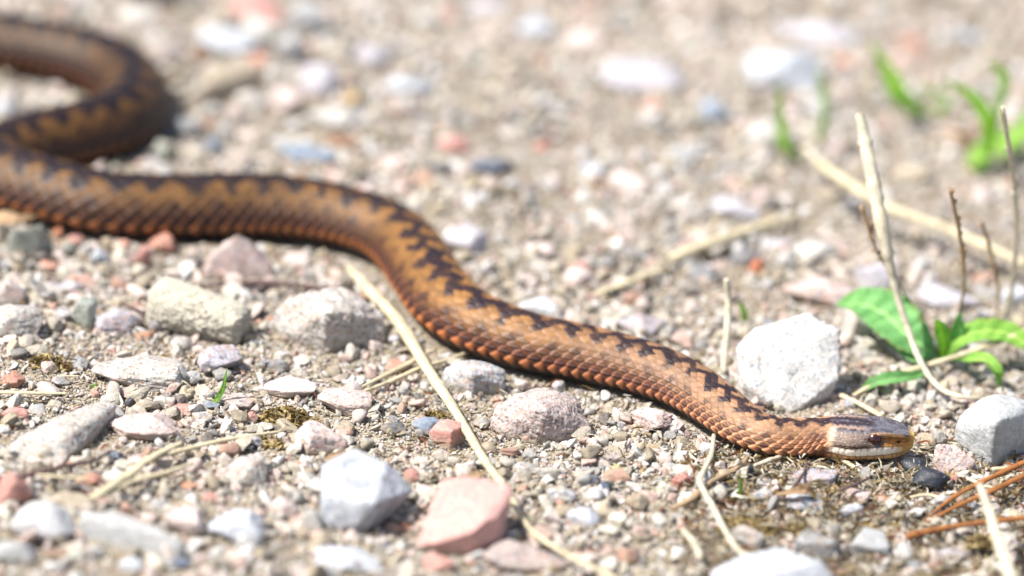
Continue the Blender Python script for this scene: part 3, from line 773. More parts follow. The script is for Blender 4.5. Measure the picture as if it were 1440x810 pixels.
HULLS = [
 ([(1034, 486, 15), (1062, 462, 18.5), (1135, 439, 22), (1182, 460, 19), (1182, 530, 7.5), (1108, 586, -1), (1042, 535, 7)], 'bright', 'w', "large white granite stone with grey flecks, behind the snake's neck", "the white granite stone", dict(rough=.028, sharp=70)),
 ([(1339, 592, 8), (1368, 562, 13), (1400, 549, 16), (1452, 566, 14), (1470, 610, 6), (1450, 642, 1), (1400, 654, 0), (1352, 628, 3), (1338, 607, 6), (1400, 592, 17), (1430, 585, 16)], 'midpale', 's', "big rounded pale grey stone beyond the snake's snout", "the rounded grey stone", dict(sharp=13, rough=.03)),
 ([(1313, 640, 6), (1320, 622, 9), (1345, 625, 9), (1372, 650, 5), (1378, 668, 1), (1345, 678, 0), (1318, 662, 2)], 'palepink', 'G', "pinkish beige stone leaning against the big rounded grey stone", "the pinkish beige stone", dict(rough=.06)),
 ([(452, 652, 13), (497, 629, 15), (545, 652, 14), (564, 666, 11), (582, 690, 7), (500, 742, 2.5), (482, 748, 0), (449, 738, 1), (452, 700, 8), (528, 708, 11)], 'bluewhite', 'w', "blocky blue-white stone with a shaded broken face on its right", "the blocky blue-white stone", dict(under=.5, rough=.03, sharp=60)),
 ([(617, 763, 4), (662, 749, 8), (698, 729, 10), (722, 692, 12), (622, 672, 11), (660, 668, 12), (720, 680, 13), (584, 768, 1.5), (596, 740, 5), (610, 778, 0), (650, 782, 0), (706, 768, 1)], 'rose', 's', "large salmon-pink wedge-shaped stone lying against the long straw", "the salmon-pink wedge stone", dict(under=.6, rough=.022, sharp=70)),
 ([(620, 520, 4), (640, 508, 7), (680, 506, 8), (712, 520, 6), (713, 545, 2), (690, 555, 0), (640, 553, 0), (622, 540, 1), (665, 525, 8)], 'white', 'g', "white-grey flecked stone right under the snake's belly beside the long straw", "the flecked white stone", dict(sharp=18, rough=.05)),
 ([(686, 580, 5), (702, 563, 8), (745, 545, 11), (775, 543, 12), (815, 560, 9), (834, 600, 3), (820, 624, 0), (760, 628, 0), (700, 612, 1), (765, 575, 12)], 'pinkgrey', 'G', "large weathered pink and grey granite stone sloping down to the sand", "the weathered granite stone", dict(rough=.08, sharp=20)),
 ([(604, 605, 4), (622, 588, 7), (640, 590, 7), (656, 597, 6), (655, 620, 1), (632, 632, 0), (622, 626, 1), (636, 606, 7), (604, 608, 2)], 'pink', 's', "small cube-like salmon stone touching the long straw", "the cube-like salmon stone", dict(level=5)),
 ([(380, 440, 6), (400, 418, 11), (440, 405, 13), (480, 403, 14), (520, 420, 12), (545, 450, 7), (546, 482, 1), (460, 489, 0), (385, 477, 0), (460, 440, 14)], 'offwhite', 'G', "big speckled pink-grey granite block left of the long straw", "the speckled granite block", dict(rough=.08, sharp=20)),
 ([(335, 328, 14), (280, 381, 3), (388, 388, 1), (300, 350, 9), (364, 345, 9), (330, 396, 0), (386, 372, 3)], 'palepink', 'G', "pale pink pyramid-shaped stone just below the snake's body", "the pyramid-shaped stone", dict(rough=.06, sharp=18)),
 ([(144, 562, 7), (166, 567, 6), (152, 592, 2), (112, 626, 2), (92, 652, 1), (20, 654, 0), (-4, 640, 1), (30, 610, 4), (92, 580, 7), (95, 612, 6)], 'offwhite', 'G', "long sloping grey granite slab, largest at the left", "the long granite slab", dict(rough=.06)),
 ([(412, 612, 3), (432, 590, 7), (444, 590, 7), (492, 620, 4), (486, 636, 1), (430, 641, 0), (414, 627, 1), (440, 610, 6.5)], 'palepink', 'g', "pale pink angular stone just above the blocky blue-white stone", "the pale angular stone", dict(level=5)),
 ([(318, 655, 4), (342, 640, 6), (374, 641, 6), (375, 690, 0), (330, 692, 0), (305, 680, 1), (350, 660, 6)], 'offwhite', 'G', "rough whitish lump left of the blocky blue-white stone", "the rough whitish lump", dict(rough=.1)),
 ([(110, 728, 6), (150, 716, 7.5), (192, 728, 8), (262, 762, 6), (268, 785, 1), (240, 793, 0), (122, 764, 0), (112, 742, 2)], 'palegrey', 's', "long pale grey slab tilted down to the right at the lower left", "the long pale slab", dict(under=.7)),
 ([(1116, 760, 6), (1132, 743, 9), (1180, 760, 8), (1188, 775, 3), (1165, 796, 0), (1120, 780, 0)], 'palegrey', 'g', "pale grey angular block above the blurred white slab", "the pale grey block", dict(level=5)),
 ([(1028, 745, 5), (1045, 736, 7), (1075, 752, 6), (1081, 765, 1), (1050, 776, 0), (1030, 758, 1)], 'offwhite', 'g', "off-white angular stone at the bend of the white straw", None, dict(level=5)),
 ([(1000, 802, 4), (1040, 782, 8), (1095, 768, 9), (1160, 790, 8), (1190, 830, 1), (990, 840, 1)], 'bluewhite', 's', "large blurred white slab at the bottom edge", "the blurred white slab", {}),
 ([(6, 340, 5), (16, 322, 10), (60, 314, 12), (76, 335, 6), (74, 360, 0), (40, 366, 0), (10, 352, 2)], 'greengrey', 'g', "grey-green stone below the curled dead leaf", "the grey-green stone", dict(rough=.06, level=5)),
 ([(278, 128, 6), (300, 92, 12), (340, 82, 14), (378, 92, 12), (372, 120, 5), (320, 140, 0), (285, 136, 2)], 'beige', 's', "blurred peach-cream stone right of the snake's upper bend", "the peach-cream stone", dict(level=5)),
]
HERO = [
 # px, py, w, h, colour, material, rot, label, landmark word, extra
 (1286, 661, 42, 30, 'black', 'b', 0, "smooth blue-black pebble just below the snake's snout, the plain one of the two", None, dict(planes=18, sharp=6, rough=.02)),
 (1308, 682, 54, 42, 'black', 'b', 0, "rounded black pebble dusted with white specks, in front of the other black one", "the black pebbles", dict(planes=16, sharp=7, rough=.03)),
 (600, 606, 44, 34, 'bluegrey', 's', 0, "small blue-grey stone tucked behind the cube-like salmon stone", None, {}),
 (915, 596, 62, 42, 'palepink', 'G', -6, "pinkish beige stone close below the snake's neck bend", "the pale stone under the neck bend", dict(seed=61)),
 (163, 457, 72, 48, 'lilac', 'g', 0, "rounded lilac-white stone left of the log-shaped stone", "the lilac-white stone", dict(planes=13, sharp=9)),
 (118, 455, 38, 52, 'greengrey', 's', 10, "upright grey-green stone next to the lilac-white one", None, dict(planes=8)),
 (86, 448, 32, 26, 'white', 'g', 0, "little white stone left of the upright grey-green one", None, {}),
 (103, 424, 26, 16, 'white', 's', 0, "tiny bright white stone above the upright grey-green one", None, {}),
 (195, 446, 36, 30, 'pinkgrey', 'G', 0, "small pinkish stone in the gap before the log-shaped stone", None, {}),
 (225, 460, 38, 30, 'grey', 'g', 0, "small grey angular stone at the lower left foot of the log-shaped stone", None, {}),
 (200, 474, 30, 16, 'orange', 's', 0, "orange sliver of stone under the lilac-white stone", None, {}),
 (193, 412, 34, 18, 'palepink', 's', 0, "peach flat stone above the lilac-white stone", None, {}),
 (22, 466, 78, 62, 'offwhite', 'G', 0, "speckled granite stone at the left edge above the moss clump", "the left-edge granite", dict(rough=.09)),
 (14, 420, 46, 40, 'pinkgrey', 'G', 0, "rough granite lump at the left edge above another granite stone", None, dict(rough=.1)),
 (228, 352, 42, 34, 'salmon', 'G', 0, "round peach stone in the shade under the snake's body", "the round peach stone", dict(planes=14, sharp=8)),
 (200, 372, 26, 36, 'pink', 's', 0, "upright pink stone below and left of the round peach one", None, {}),
 (173, 356, 24, 26, 'salmon', 's', 0, "small salmon stone under the snake, second left of the round peach one", None, {}),
 (152, 352, 22, 26, 'beige', 'g', 0, "small beige pointed stone under the snake's body", None, {}),
 (107, 342, 26, 22, 'pink', 's', 0, "small pink stone in the shadow right of the grey-green stone", None, {}),
 (80, 333, 16, 18, 'orange', 's', 0, "tiny orange stone touching the grey-green stone", None, {}),
 (415, 368, 40, 32, 'palepink', 's', 0, "pale pink stone at the right foot of the pyramid-shaped stone", None, {}),
 (70, 378, 34, 20, 'salmon', 'G', 0, "little salmon-white stone below the grey-green stone", None, {}),
 (92, 405, 60, 22, 'lilac', 's', 6, "flat lilac slab above the upright grey-green stone", None, {}),
 (120, 395, 36, 18, 'pink', 's', 0, "flat pink stone on the end of the lilac slab", None, {}),
 (140, 370, 26, 30, 'bluewhite', 'g', 0, "white-blue splinter stone below the small beige pointed one", None, {}),
 (92, 358, 22, 26, 'greengrey', 'g', 0, "pale green-grey stone between two pink ones at the snake's shadow", None, {}),
 (196, 524, 134, 54, 'offwhite', 'G', 0, "broad low speckled granite slab below the lilac-white stone", "the broad granite slab", dict(planes=12, rough=.06, bury=.6, level=6)),
 (308, 516, 64, 50, 'lilac', 'g', 12, "pale lilac stone behind the single grass blade", "the pale lilac stone", dict(planes=9)),
 (400, 549, 92, 34, 'palepink', 's', 0, "flat pink slab lying above the yellowish moss clump", "the flat pink slab", dict(planes=13, bury=.6)),
 (385, 517, 46, 28, 'grey', 'G', 0, "grey flecked stone above the flat pink slab", None, {}),
 (484, 568, 78, 42, 'palepink', 'G', 0, "oval pink-grey granite stone left of the cube-like salmon stone", "the oval granite stone", dict(planes=15, sharp=8, seed=3)),
 (206, 600, 112, 52, 'palepink', 'G', 0, "wide pink and white granite stone right of the long granite slab", "the wide pink granite", dict(planes=13, rough=.08, bury=.5, seed=20)),
 (262, 580, 44, 22, 'pink', 's', 0, "small pink flat stone on top of the wide pink granite", None, {}),
 (330, 568, 56, 34, 'pinkgrey', 'G', 8, "pinkish stone right of the foot of the grass blade", None, {}),
 (294, 572, 30, 16, 'bluegrey', 's', 20, "small dark blue-grey stone at the foot of the grass blade", None, {}),
 (184, 572, 18, 22, 'dark', 'b', 0, "small black pebble above the wide pink granite", None, {}),
 (284, 592, 30, 18, 'offwhite', 'g', 0, "small off-white stone under the thin straw's end", None, {}),
 (352, 592, 22, 22, 'pink', 's', 0, "rounded pink pebble left of the yellowish moss clump", None, {}),
 (372, 602, 26, 14, 'white', 's', 0, "white bean-shaped pebble at the foot of the moss clump", None, {}),
 (158, 548, 18, 22, 'salmon', 's', 0, "upright salmon pebble under the broad granite slab", None, {}),
 (133, 555, 16, 14, 'salmon', 's', 0, "small salmon pebble near the thin straw's right end", None, {}),
 (85, 540, 28, 20, 'palegrey', 'g', 0, "pale stone between the moss clump and the flat straw", None, {}),
 (18, 540, 34, 26, 'salmon', 'G', 0, "salmon stone above the flat straw at the left edge", None, {}),
 (20, 585, 40, 26, 'pink', 's', 0, "pink stone below the flat straw at the left edge", None, {}),
 (160, 645, 26, 18, 'slate', 'b', 0, "dark slate pebble at the right end of the black twig", None, {}),
 (86, 665, 22, 14, 'white', 's', 0, "small white pebble below the black twig", None, {}),
 (62, 745, 92, 66, 'white', 's', 0, "rounded chalk-white stone at the lower left", "the chalk-white stone", dict(planes=13, sharp=9, seed=41)),
 (95, 706, 78, 34, 'beige', 's', 0, "cream flat stone above the chalk-white stone", None, {}),
 (333, 748, 88, 54, 'bluewhite', 's', 0, "smooth bluish white stone at the bottom left", "the smooth bluish stone", dict(planes=11, seed=47)),
 (264, 740, 62, 52, 'palepink', 's', -30, "pink and white stone right of the long pale slab", None, {}),
 (18, 700, 56, 62, 'pink', 's', 0, "dull pink stone at the left edge under the black twig", "the dull pink stone", {}),
 (400, 720, 42, 36, 'palepink', 's', 0, "rounded palest pink stone left of the blocky blue-white stone", None, dict(planes=14, sharp=8)),
 (437, 742, 34, 40, 'offwhite', 's', 0, "off-white stone at the lower left foot of the blocky blue-white stone", None, {}),
 (556, 740, 36, 20, 'salmon', 's', 0, "flat salmon stone in the shadow between the blocky and wedge stones", None, {}),
 (490, 790, 96, 40, 'bluewhite', 's', 0, "flat ice-blue stone at the bottom below the blocky one", None, dict(bury=.5)),
 (617, 797, 46, 30, 'pink', 's', 0, "pink rounded stone at the bottom below the wedge stone", None, dict(planes=14, sharp=8)),
 (742, 786, 130, 48, 'pinkgrey', 'G', 0, "broad pinkish grey stone at the bottom right of the wedge stone", "the broad pinkish stone", dict(bury=.5)),
 (184, 704+96, 40, 30, 'bluewhite', 's', 0, "white stone cut by the bottom edge below the long pale slab", None, {}),
 (255, 797, 30, 18, 'slate', 'b', 0, "dark grey pebble below the right end of the long pale slab", None, {}),
 (20, 780, 60, 40, 'palegrey', 's', 0, "pale grey stone below left of the chalk-white stone", None, {}),
 (80, 783, 44, 18, 'brown', 's', 0, "brown flat stone under the chalk-white stone", None, {}),
 (110, 785, 30, 24, 'greengrey', 's', 0, "pale green pebble between the brown flat stone and long slab", None, {}),
 (264, 685, 32, 14, 'orange', 's', 8, "rust-orange sliver stone right of the crossed straws", None, {}),
 (590, 655, 28, 17, 'palepink', 's', 0, "small pink egg-shaped pebble on the sand above the wedge stone", None, {}),
 (562, 638, 14, 12, 'orange', 's', 0, "tiny bright orange pebble on the sand", None, {}),
 (743, 620, 20, 15, 'salmon', 's', 0, "small round salmon pebble below the weathered granite stone", None, {}),
 (625, 507, 20, 16, 'white', 's', 0, "small white pebble squeezed under the snake by the straw", None, {}),
 (735, 545, 24, 20, 'palepink', 's', 0, "pinkish pebble on top of the weathered granite's left shoulder", None, {}),
 (788, 700, 44, 28, 'white', 'g', 0, "white double-lobed stone right of the wedge stone", "the double-lobed stone", dict(planes=14, sharp=7)),
 (836, 702, 28, 24, 'white', 's', 0, "round white pebble right of the double-lobed stone", None, dict(planes=14, sharp=7)),
 (828, 684, 26, 26, 'bluegrey', 'g', 0, "grey-blue pebble above the round white one", None, {}),
 (850, 688, 24, 20, 'slate', 'b', 0, "dark slate pebble right of the grey-blue one", None, {}),
 (775, 668, 44, 24, 'grey', 's', 12, "low grey stone under the curved hair-thin stem", None, {}),
 (895, 712, 36, 30, 'beige', 'g', 0, "beige crumb-covered stone in the lower middle", None, dict(rough=.1)),
 (958, 680, 30, 28, 'pink', 'G', 0, "pink crystalline stone left of the bent white straw", None, {}),
 (992, 640, 22, 26, 'white', 's', 0, "white oval pebble left of the bent straw's top", None, dict(planes=16, sharp=7)),
 (1010, 662, 22, 26, 'palepink', 's', 0, "pink triangular pebble right of the bent straw's top", None, {}),
 (943, 658, 26, 16, 'palegrey', 's', 0, "pale flat pebble above the pink crystalline stone", None, {}),
 (912, 630, 30, 14, 'ochre', 's', 0, "flat olive-yellow stone chip below the pale stone under the neck bend", None, {}),
 (820, 735, 50, 34, 'bluewhite', 'g', 0, "bluish white lumpy stone in the lower middle", None, {}),
 (870, 740, 34, 26, 'chalk', 's', 0, "cream-yellow pebble right of the lumpy bluish stone", None, {}),
 (1070, 702, 32, 24, 'white', 'g', 0, "small white stone right of the tiny green shoot", "the small white stone", {}),
 (1055, 675, 14, 26, 'black', 'b', 20, "small black stone with white dots by the green shoot", None, {}),
 (1025, 692, 44, 20, 'black', 'b', 0, "flat black stone left of the tiny green shoot", None, dict(bury=.6)),
 (1143, 675, 74, 34, 'lilac', 'g', -8, "smooth lilac stone under the snake's chin with crumbs on it", "the lilac stone", dict(planes=11, sharp=10)),
 (1131, 713, 60, 34, 'bluewhite', 'g', 0, "bright bluish stone below the curled brown leaf", None, {}),
 (1172, 693, 18, 18, 'ochre', 's', 0, "ochre pebble right of the curled brown leaf", None, {}),
 (1197, 722, 40, 26, 'bluewhite', 'G', 0, "white and grey two-toned stone below the pink group", None, {}),
 (1203, 700, 44, 26, 'palepink', 'G', 0, "pink knobbly stone right of the ochre pebble", None, dict(rough=.1)),
 (1237, 704, 30, 18, 'salmon', 's', 0, "salmon pebble left below the black pebbles", None, {}),
 (1341, 681, 14, 20, 'pink', 's', 0, "small pink pebble touching the speckled black one", None, {}),
 (1220, 775, 62, 48, 'palegrey', 's', 0, "pale stone right of the pale grey block", None, {}),
 (1345, 780, 60, 30, 'lilac', 'g', 0, "lilac stone under the thick brown needle", None, {}),
 (1290, 800, 40, 20, 'bluegrey', 's', 0, "blue-grey stone cut by the bottom edge, lower right", None, {}),
 (1367, 716, 22, 20, 'bluegrey', 's', 0, "small blue stone between the pine needles", None, {}),
 (1432, 772, 20, 18, 'slate', 'b', 0, "dark pebble at the right edge below the thick needle", None, {}),
 (1250, 640, 44, 24, 'dark', 's', 0, "dark shaded stone under the tip of the snake's snout", None, dict(bury=.6)),
 # behind the snake
 (350, 150, 40, 34, 'offwhite', 's', 0, "blurred small cream stone below the peach-cream one", None, dict(planes=14, sharp=8)),
 (320, 62, 92, 48, 'bluewhite', 's', 0, "blurred bluish white stone above the peach-cream one", None, {}),
 (432, 218, 82, 34, 'bluegrey', 's', 0, "blurred flat blue-grey stone just behind the snake's back", "the flat blue-grey stone", dict(bury=.4)),
 (448, 125, 64, 56, 'lilac', 's', 0, "blurred round lilac stone right of the peach-cream one", None, dict(planes=14, sharp=8)),
 (362, 14, 96, 44, 'pink', 's', 0, "blurred pink stone cut by the top edge", "the pink stone at the top", {}),
 (224, 0, 118, 34, 'dark', 's', 0, "blurred dark greenish stone cut by the top edge, left of the pink one", None, {}),
 (430, 40, 60, 60, 'palegrey', 's', 0, "blurred pale grey stone right of the pink stone at the top", None, {}),
 (232, 225, 34, 40, 'greengrey', 'g', 0, "pale pointed stone standing right behind the snake's back", None, dict(planes=8, bury=.1)),
 (370, 50, 62, 42, 'offwhite', 's', 0, "blurred off-white stone between the bluish white one and the pale grey one at the top", None, {}),
 (407, 82, 50, 50, 'palegrey', 's', 0, "blurred grey-white stone directly right of the peach-cream one's top", None, {}),
 (236, 84, 42, 50, 'pinkgrey', 's', 0, "blurred pink-grey stone hugging the outside of the snake's upper bend", None, {}),
 (284, 84, 34, 30, 'brown', 's', 0, "blurred dark brown stone left of the peach-cream one", None, {}),  # dark stone added in place of a shadow
 (402, 152, 50, 48, 'palepink', 's', 0, "blurred pale pink stone below and right of the peach-cream one", None, {}),
 (462, 172, 64, 42, 'offwhite', 's', 0, "blurred off-white stone below the round lilac one", None, {}),
 (302, 158, 28, 22, 'palegrey', 's', 0, "blurred small light stone below the left end of the peach-cream one", None, {}),
 (262, 186, 42, 36, 'grey', 's', 0, "blurred grey stone right of the snake's upper bend, low down", None, {}),
 (300, 212, 30, 36, 'bluegrey', 's', 0, "blurred slim blue-grey stone standing behind the snake's back", None, {}),
 (318, 192, 22, 30, 'white', 's', 0, "blurred little white stone above the slim blue-grey one", None, {}),
 (484, 206, 50, 32, 'brown', 's', 0, "blurred dull brown stone right of the flat blue-grey one", None, {}),
 (506, 165, 26, 18, 'bluegrey', 's', 0, "blurred small blue-grey stone beyond the dull brown one", None, {}),
 (573, 124, 74, 40, 'bluewhite', 's', 0, "blurred whitish flat stone above left of the salmon oval stone", None, {}),
 (497, 148, 28, 28, 'ochre', 's', 0, "blurred ochre stone right of the round lilac one", None, {}),
 (522, 84, 52, 40, 'lilac', 's', 0, "blurred lilac-white stone at the upper left centre", None, {}),
 (598, 36, 44, 36, 'offwhite', 's', 0, "blurred off-white stone near the top left of centre", None, {}),
 (197, 24, 60, 34, 'offwhite', 's', 0, "blurred off-white stone below the dark greenish one at the top", None, {}),
 (820, 60, 60, 34, 'palepink', 's', 0, "blurred pale pink stone above the large white-pink one", None, {}),
 (960, 225, 50, 34, 'palegrey', 's', 0, "blurred pale grey stone below the sky-blue one", None, {}),
 (1280, 250, 60, 40, 'beige', 's', 0, "blurred beige stone under the thick blurred straw's start", None, {}),
 (8, 162, 46, 40, 'bluewhite', 's', 0, "pale blue stone between the snake's coils at the left edge", None, {}),
 (330, 222, 40, 22, 'palepink', 's', 0, "blurred pale pink stone behind the snake left of the flat blue-grey one", None, {}),
 (638, 206, 48, 30, 'pink', 's', 0, "blurred salmon oval stone alone behind the snake's middle", "the salmon oval stone", dict(planes=15, sharp=7)),
 (690, 236, 66, 34, 'slate', 's', 0, "blurred stone given a dark slate colour for shadow, below the salmon oval stone", "the shadow-coloured dark stone", {}),  # shadow put into the stone's dark colour
 (620, 240, 50, 20, 'dark', 's', 0, "blurred flat stone coloured blackish for shadow, left of the shadow-coloured dark stone", None, {}),  # blackish colour carries on the same painted shadow
 (905, 110, 122, 58, 'lilac', 's', 4, "blurred large white-pink stone at the upper middle", "the large white-pink stone", {}),
 (1004, 165, 40, 38, 'sky', 's', 0, "blurred sky-blue round stone", "the sky-blue stone", dict(planes=15, sharp=7)),
 (1105, 105, 120, 76, 'bluewhite', 's', 0, "blurred broad white stone left of the far grass", "the far white stone", {}),
 (1150, 50, 110, 50, 'lilac', 's', 0, "blurred pale lilac stone at the top behind the far white stone", None, {}),
 (1078, 200, 70, 54, 'offwhite', 's', 0, "blurred white stone below the far white stone", None, {}),
 (1188, 135, 30, 26, 'palepink', 's', 0, "blurred small peach round stone under the far grass blade", None, {}),
 (1152, 160, 44, 36, 'white', 's', 0, "blurred white round stone left of the small peach one", None, {}),
 (690, 14, 64, 34, 'lilac', 's', 0, "blurred lilac stone cut by the top edge in the middle", None, {}),
 (755, 45, 60, 34, 'bluewhite', 's', 0, "blurred whitish stone at the top middle", None, {}),
 (1360, 55, 50, 24, 'sky', 's', 0, "blurred blue-grey stone at the top right", None, {}),
 (655, 345, 62, 44, 'lilac', 's', 0, "pale lilac stone touching the snake's far side in the middle", "the lilac stone behind the bend", {}),
 (762, 434, 74, 28, 'bluewhite', 's', -14, "flat bluish white stone right behind the snake's back", "the flat bluish stone", {}),
 (900, 458, 78, 40, 'lilac', 'g', 0, "pale lilac-white stone behind the snake's back near the neck bend", "the lilac-white stone behind", {}),
 (1155, 415, 112, 44, 'palepink', 'g', 0, "pinkish white stone just behind the large white granite stone", "the pinkish white stone", {}),
 (1035, 296, 74, 40, 'lilac', 's', 0, "blurred whitish stone above the upright dry stem", None, {}),
 (888, 260, 60, 30, 'palepink', 's', 0, "blurred pink-white stone in the middle distance", None, {}),
 (834, 245, 44, 28, 'bluewhite', 's', 0, "blurred blue-white stone left of a pink-white one", None, {}),
 (760, 360, 44, 30, 'palepink', 's', 0, "blurred pink stone behind the snake's bend", None, {}),
 (812, 398, 44, 34, 'palepink', 's', 0, "round dusky pink stone behind the snake's back", None, dict(planes=15, sharp=7)),
 (985, 390, 44, 34, 'grey', 'g', 0, "grey stone left of the upright dry stem", None, {}),
 (1048, 370, 52, 40, 'grey', 'g', 0, "dull grey stone right behind the upright dry stem", None, {}),
 (1092, 352, 36, 28, 'lilac', 's', 0, "rounded pale stone above the pinkish white stone", None, {}),
 (1140, 355, 70, 40, 'offwhite', 's', 0, "blurred off-white stone above the pinkish white stone", None, {}),
 (1065, 385, 26, 30, 'orange', 's', 0, "orange-brown stone beside the dull grey stone", None, {}),
 (1230, 395, 66, 46, 'lilac', 's', 0, "blurred pale stone behind the broad green leaf", None, {}),
 (1330, 420, 90, 40, 'lilac', 's', 0, "blurred lilac stone behind the seed stalks", None, {}),
 (1425, 420, 50, 40, 'bluewhite', 's', 0, "blurred bluish stone at the right edge behind the leaves", None, {}),
 (1205, 470, 44, 50, 'pinkgrey', 's', 0, "shaded brownish pink stone under the broad green leaf", None, {}),
]
for pts_, col_, mt_, lb_, ld_, kw_ in HULLS: hull_stone(pts_, col_, mt_, lb_, ld_, **kw_)
# the log-shaped stone: a crumbly bar with a broken right end
def log_stone():
    a, b = at(222, 424, .0062), at(340, 458, .0050); c = (a + b) / 2; ax = (b - a); L = np.linalg.norm(ax) / 2; ax = ax / (2 * L)
    v, f = ICO[6]; sd_ = np.cross(ax, [0, 0, 1]); sd_ /= np.linalg.norm(sd_); u3 = np.cross(sd_, ax)
    e = lambda t, p_: np.sign(t) * np.abs(t) ** p_
    m_ = (np.abs(v) ** 5).sum(1) ** (-1 / 5)
    q = v * m_[:, None]
    rr = np.hypot(q[:, 1], q[:, 2]); mx = np.maximum(rr, 1e-6); k_ = np.minimum(1, 1 / mx)
    R = 0.0074 * (1 - .14 * q[:, 0]); ln = L * 1.10
    p = np.stack([q[:, 0] * ln, q[:, 1] * k_ * R, q[:, 2] * k_ * R * .9], 1)
    w = p / 0.006
    k2 = .12 * n3(w, 1.3, 3) + .12 * n3(w, 3.1, 5) + .13 * n3(w, 7, 8) + .11 * n3(w, 15, 2) + .08 * n3(w, 30, 6)
    nrm2 = p / np.linalg.norm(p, axis=1, keepdims=True); nrm2[:, 0] *= .6
    p = p + nrm2 * (k2 * 0.0062)[:, None]
    P3 = p[:, :1] * ax + p[:, 1:2] * sd_ + p[:, 2:] * u3
    me = mesh_np("stone", P3, f); me.materials.append(M_CRUMB)
    o = bpy.data.objects.new("stone", me); COL.objects.link(o); o.location = c; o.color = (*lin(*COLS['chalk']), 1)
    tag(o, "long cream log-shaped crumbly stone", 'stone', G1)
    for t in (-.6, 0, .6): STONES.append((c[0] + ax[0] * L * t, c[1] + ax[1] * L * t, .008))
    LAND.append(("the log-shaped stone", c[0], c[1], True))
log_stone()
for px, py, w, h, colr_, mt, rot, label, land, kw in HERO:
    kw = dict(kw); kw.setdefault('seed', int(px * 7 + py)); kw.setdefault('level', 5 if w > 50 else 4)
    if py < 400 and kw['level'] > 4: kw['level'] = 4
    place_stone('stone' if w >= 34 else 'pebble', px, py, w, h, colr_, mt, rot, label, group=G1 if w >= 34 else "pebbles scattered over the gravel", land=land, **kw)
LANDS = [(l[0], l[1], l[2]) for l in LAND if l[3]]
for nm, px, py in (("the snake's head", 1220, 660), ("the snake's neck", 1085, 650), ("the snake's upper bend", 200, 120), ("the long straw", 585, 500), ("the long straw's foot", 750, 750),
                   ("the broad green leaf", 1235, 440), ("the leafy green plant", 1330, 510), ("the far grass", 1300, 150), ("the moss clump", 70, 510), ("the yellowish moss clump", 410, 585),
                   ("the pine needles", 1370, 690), ("the bent white straw", 1000, 700), ("the upright dry stem", 1025, 460), ("the crossed straws", 200, 680), ("the black twig", 60, 665),
                   ("the blurred straw piece", 890, 395), ("the leaning bleached stem", 1230, 300), ("the tiny green shoot", 1041, 690), ("the curled dead leaf", 20, 305), ("the log-like grey twig", 340, 402)):
    p = at(px, py); LANDS.append((nm, p[0], p[1]))

# the remaining single pebbles
PROTO = []
for i in range(22):
    v, f = rock(500 + i, 4 if i < 14 else 3, planes=[8, 9, 10, 12, 15][i % 5], sharp=[20, 14, 10, 8][i % 4], rough=.06)
    me = mesh_np("pebble", v, f); me.materials.append(M_GRAN); PROTO.append(me)
PALW = [('offwhite', .15), ('white', .12), ('palepink', .15), ('pink', .06), ('salmon', .05), ('pinkgrey', .10), ('palegrey', .09), ('grey', .06), ('bluegrey', .03), ('beige', .12), ('orange', .01), ('slate', .02), ('lilac', .02)]
WORD = {'offwhite': 'off-white', 'white': 'white', 'palepink': 'pale pink', 'pink': 'pink', 'salmon': 'salmon', 'pinkgrey': 'pink-grey', 'palegrey': 'light grey', 'grey': 'mid-grey', 'bluegrey': 'blue-grey',
        'beige': 'beige', 'orange': 'rust-orange', 'slate': 'dark slate', 'lilac': 'lilac'}
used = {}
count = 0; tries = 0
TARGET = 300 - len([1 for h in HERO if h[2] < 34]) - 6
while count < TARGET and tries < 60000:
    tries += 1
    px, py = random.uniform(5, 1435), random.uniform(8, 805)
    near = py > 440
    if not near and random.random() < 0.35: continue
    p = at(px, py)
    size = random.choice([18, 20, 22, 24, 27, 31, 36]) * (1 if near else 1.15)
    r = size / 2 * pxm(p)
    if snake_clear(p[0], p[1])[0] < r * 0.9: continue
    if any((p[0] - s[0]) ** 2 + (p[1] - s[1]) ** 2 < (r + s[2]) ** 2 * 0.85 for s in STONES): continue
    cname = random.choices([c for c, _ in PALW], [w for _, w in PALW])[0]
    ds = sorted(LANDS, key=lambda L: (L[1] - p[0]) ** 2 + (L[2] - p[1]) ** 2)
    L0, L1 = ds[0], ds[1]
    dx, dy = p[0] - L0[1], p[1] - L0[2]
    rel = ('right of' if dx > 0 else 'left of') if abs(dx) > abs(dy) else ('behind' if dy > 0 else 'in front of')
    sw = 'small' if size < 23 else ('mid-sized' if size < 30 else 'larger')
    lab1 = f"{sw} {WORD[cname]} pebble {rel} {L0[0]}"
    if lab1 in used:
        lab1 = f"{sw} {WORD[cname]} pebble {rel} {L0[0]}, towards {L1[0].replace('the ', '')}"
        if lab1 in used or len(lab1.split()) > 16: continue
    used[lab1] = 1
    k_ = random.randrange(len(PROTO))
    place_stone('pebble', px, py, size, size * random.uniform(.5, .8), cname, random.choice('gGGss'), random.uniform(0, 360), lab1, me=PROTO[k_], bury=random.uniform(.2, .6), depth=random.uniform(.6, 1.0),
                group="pebbles scattered over the gravel")
    count += 1

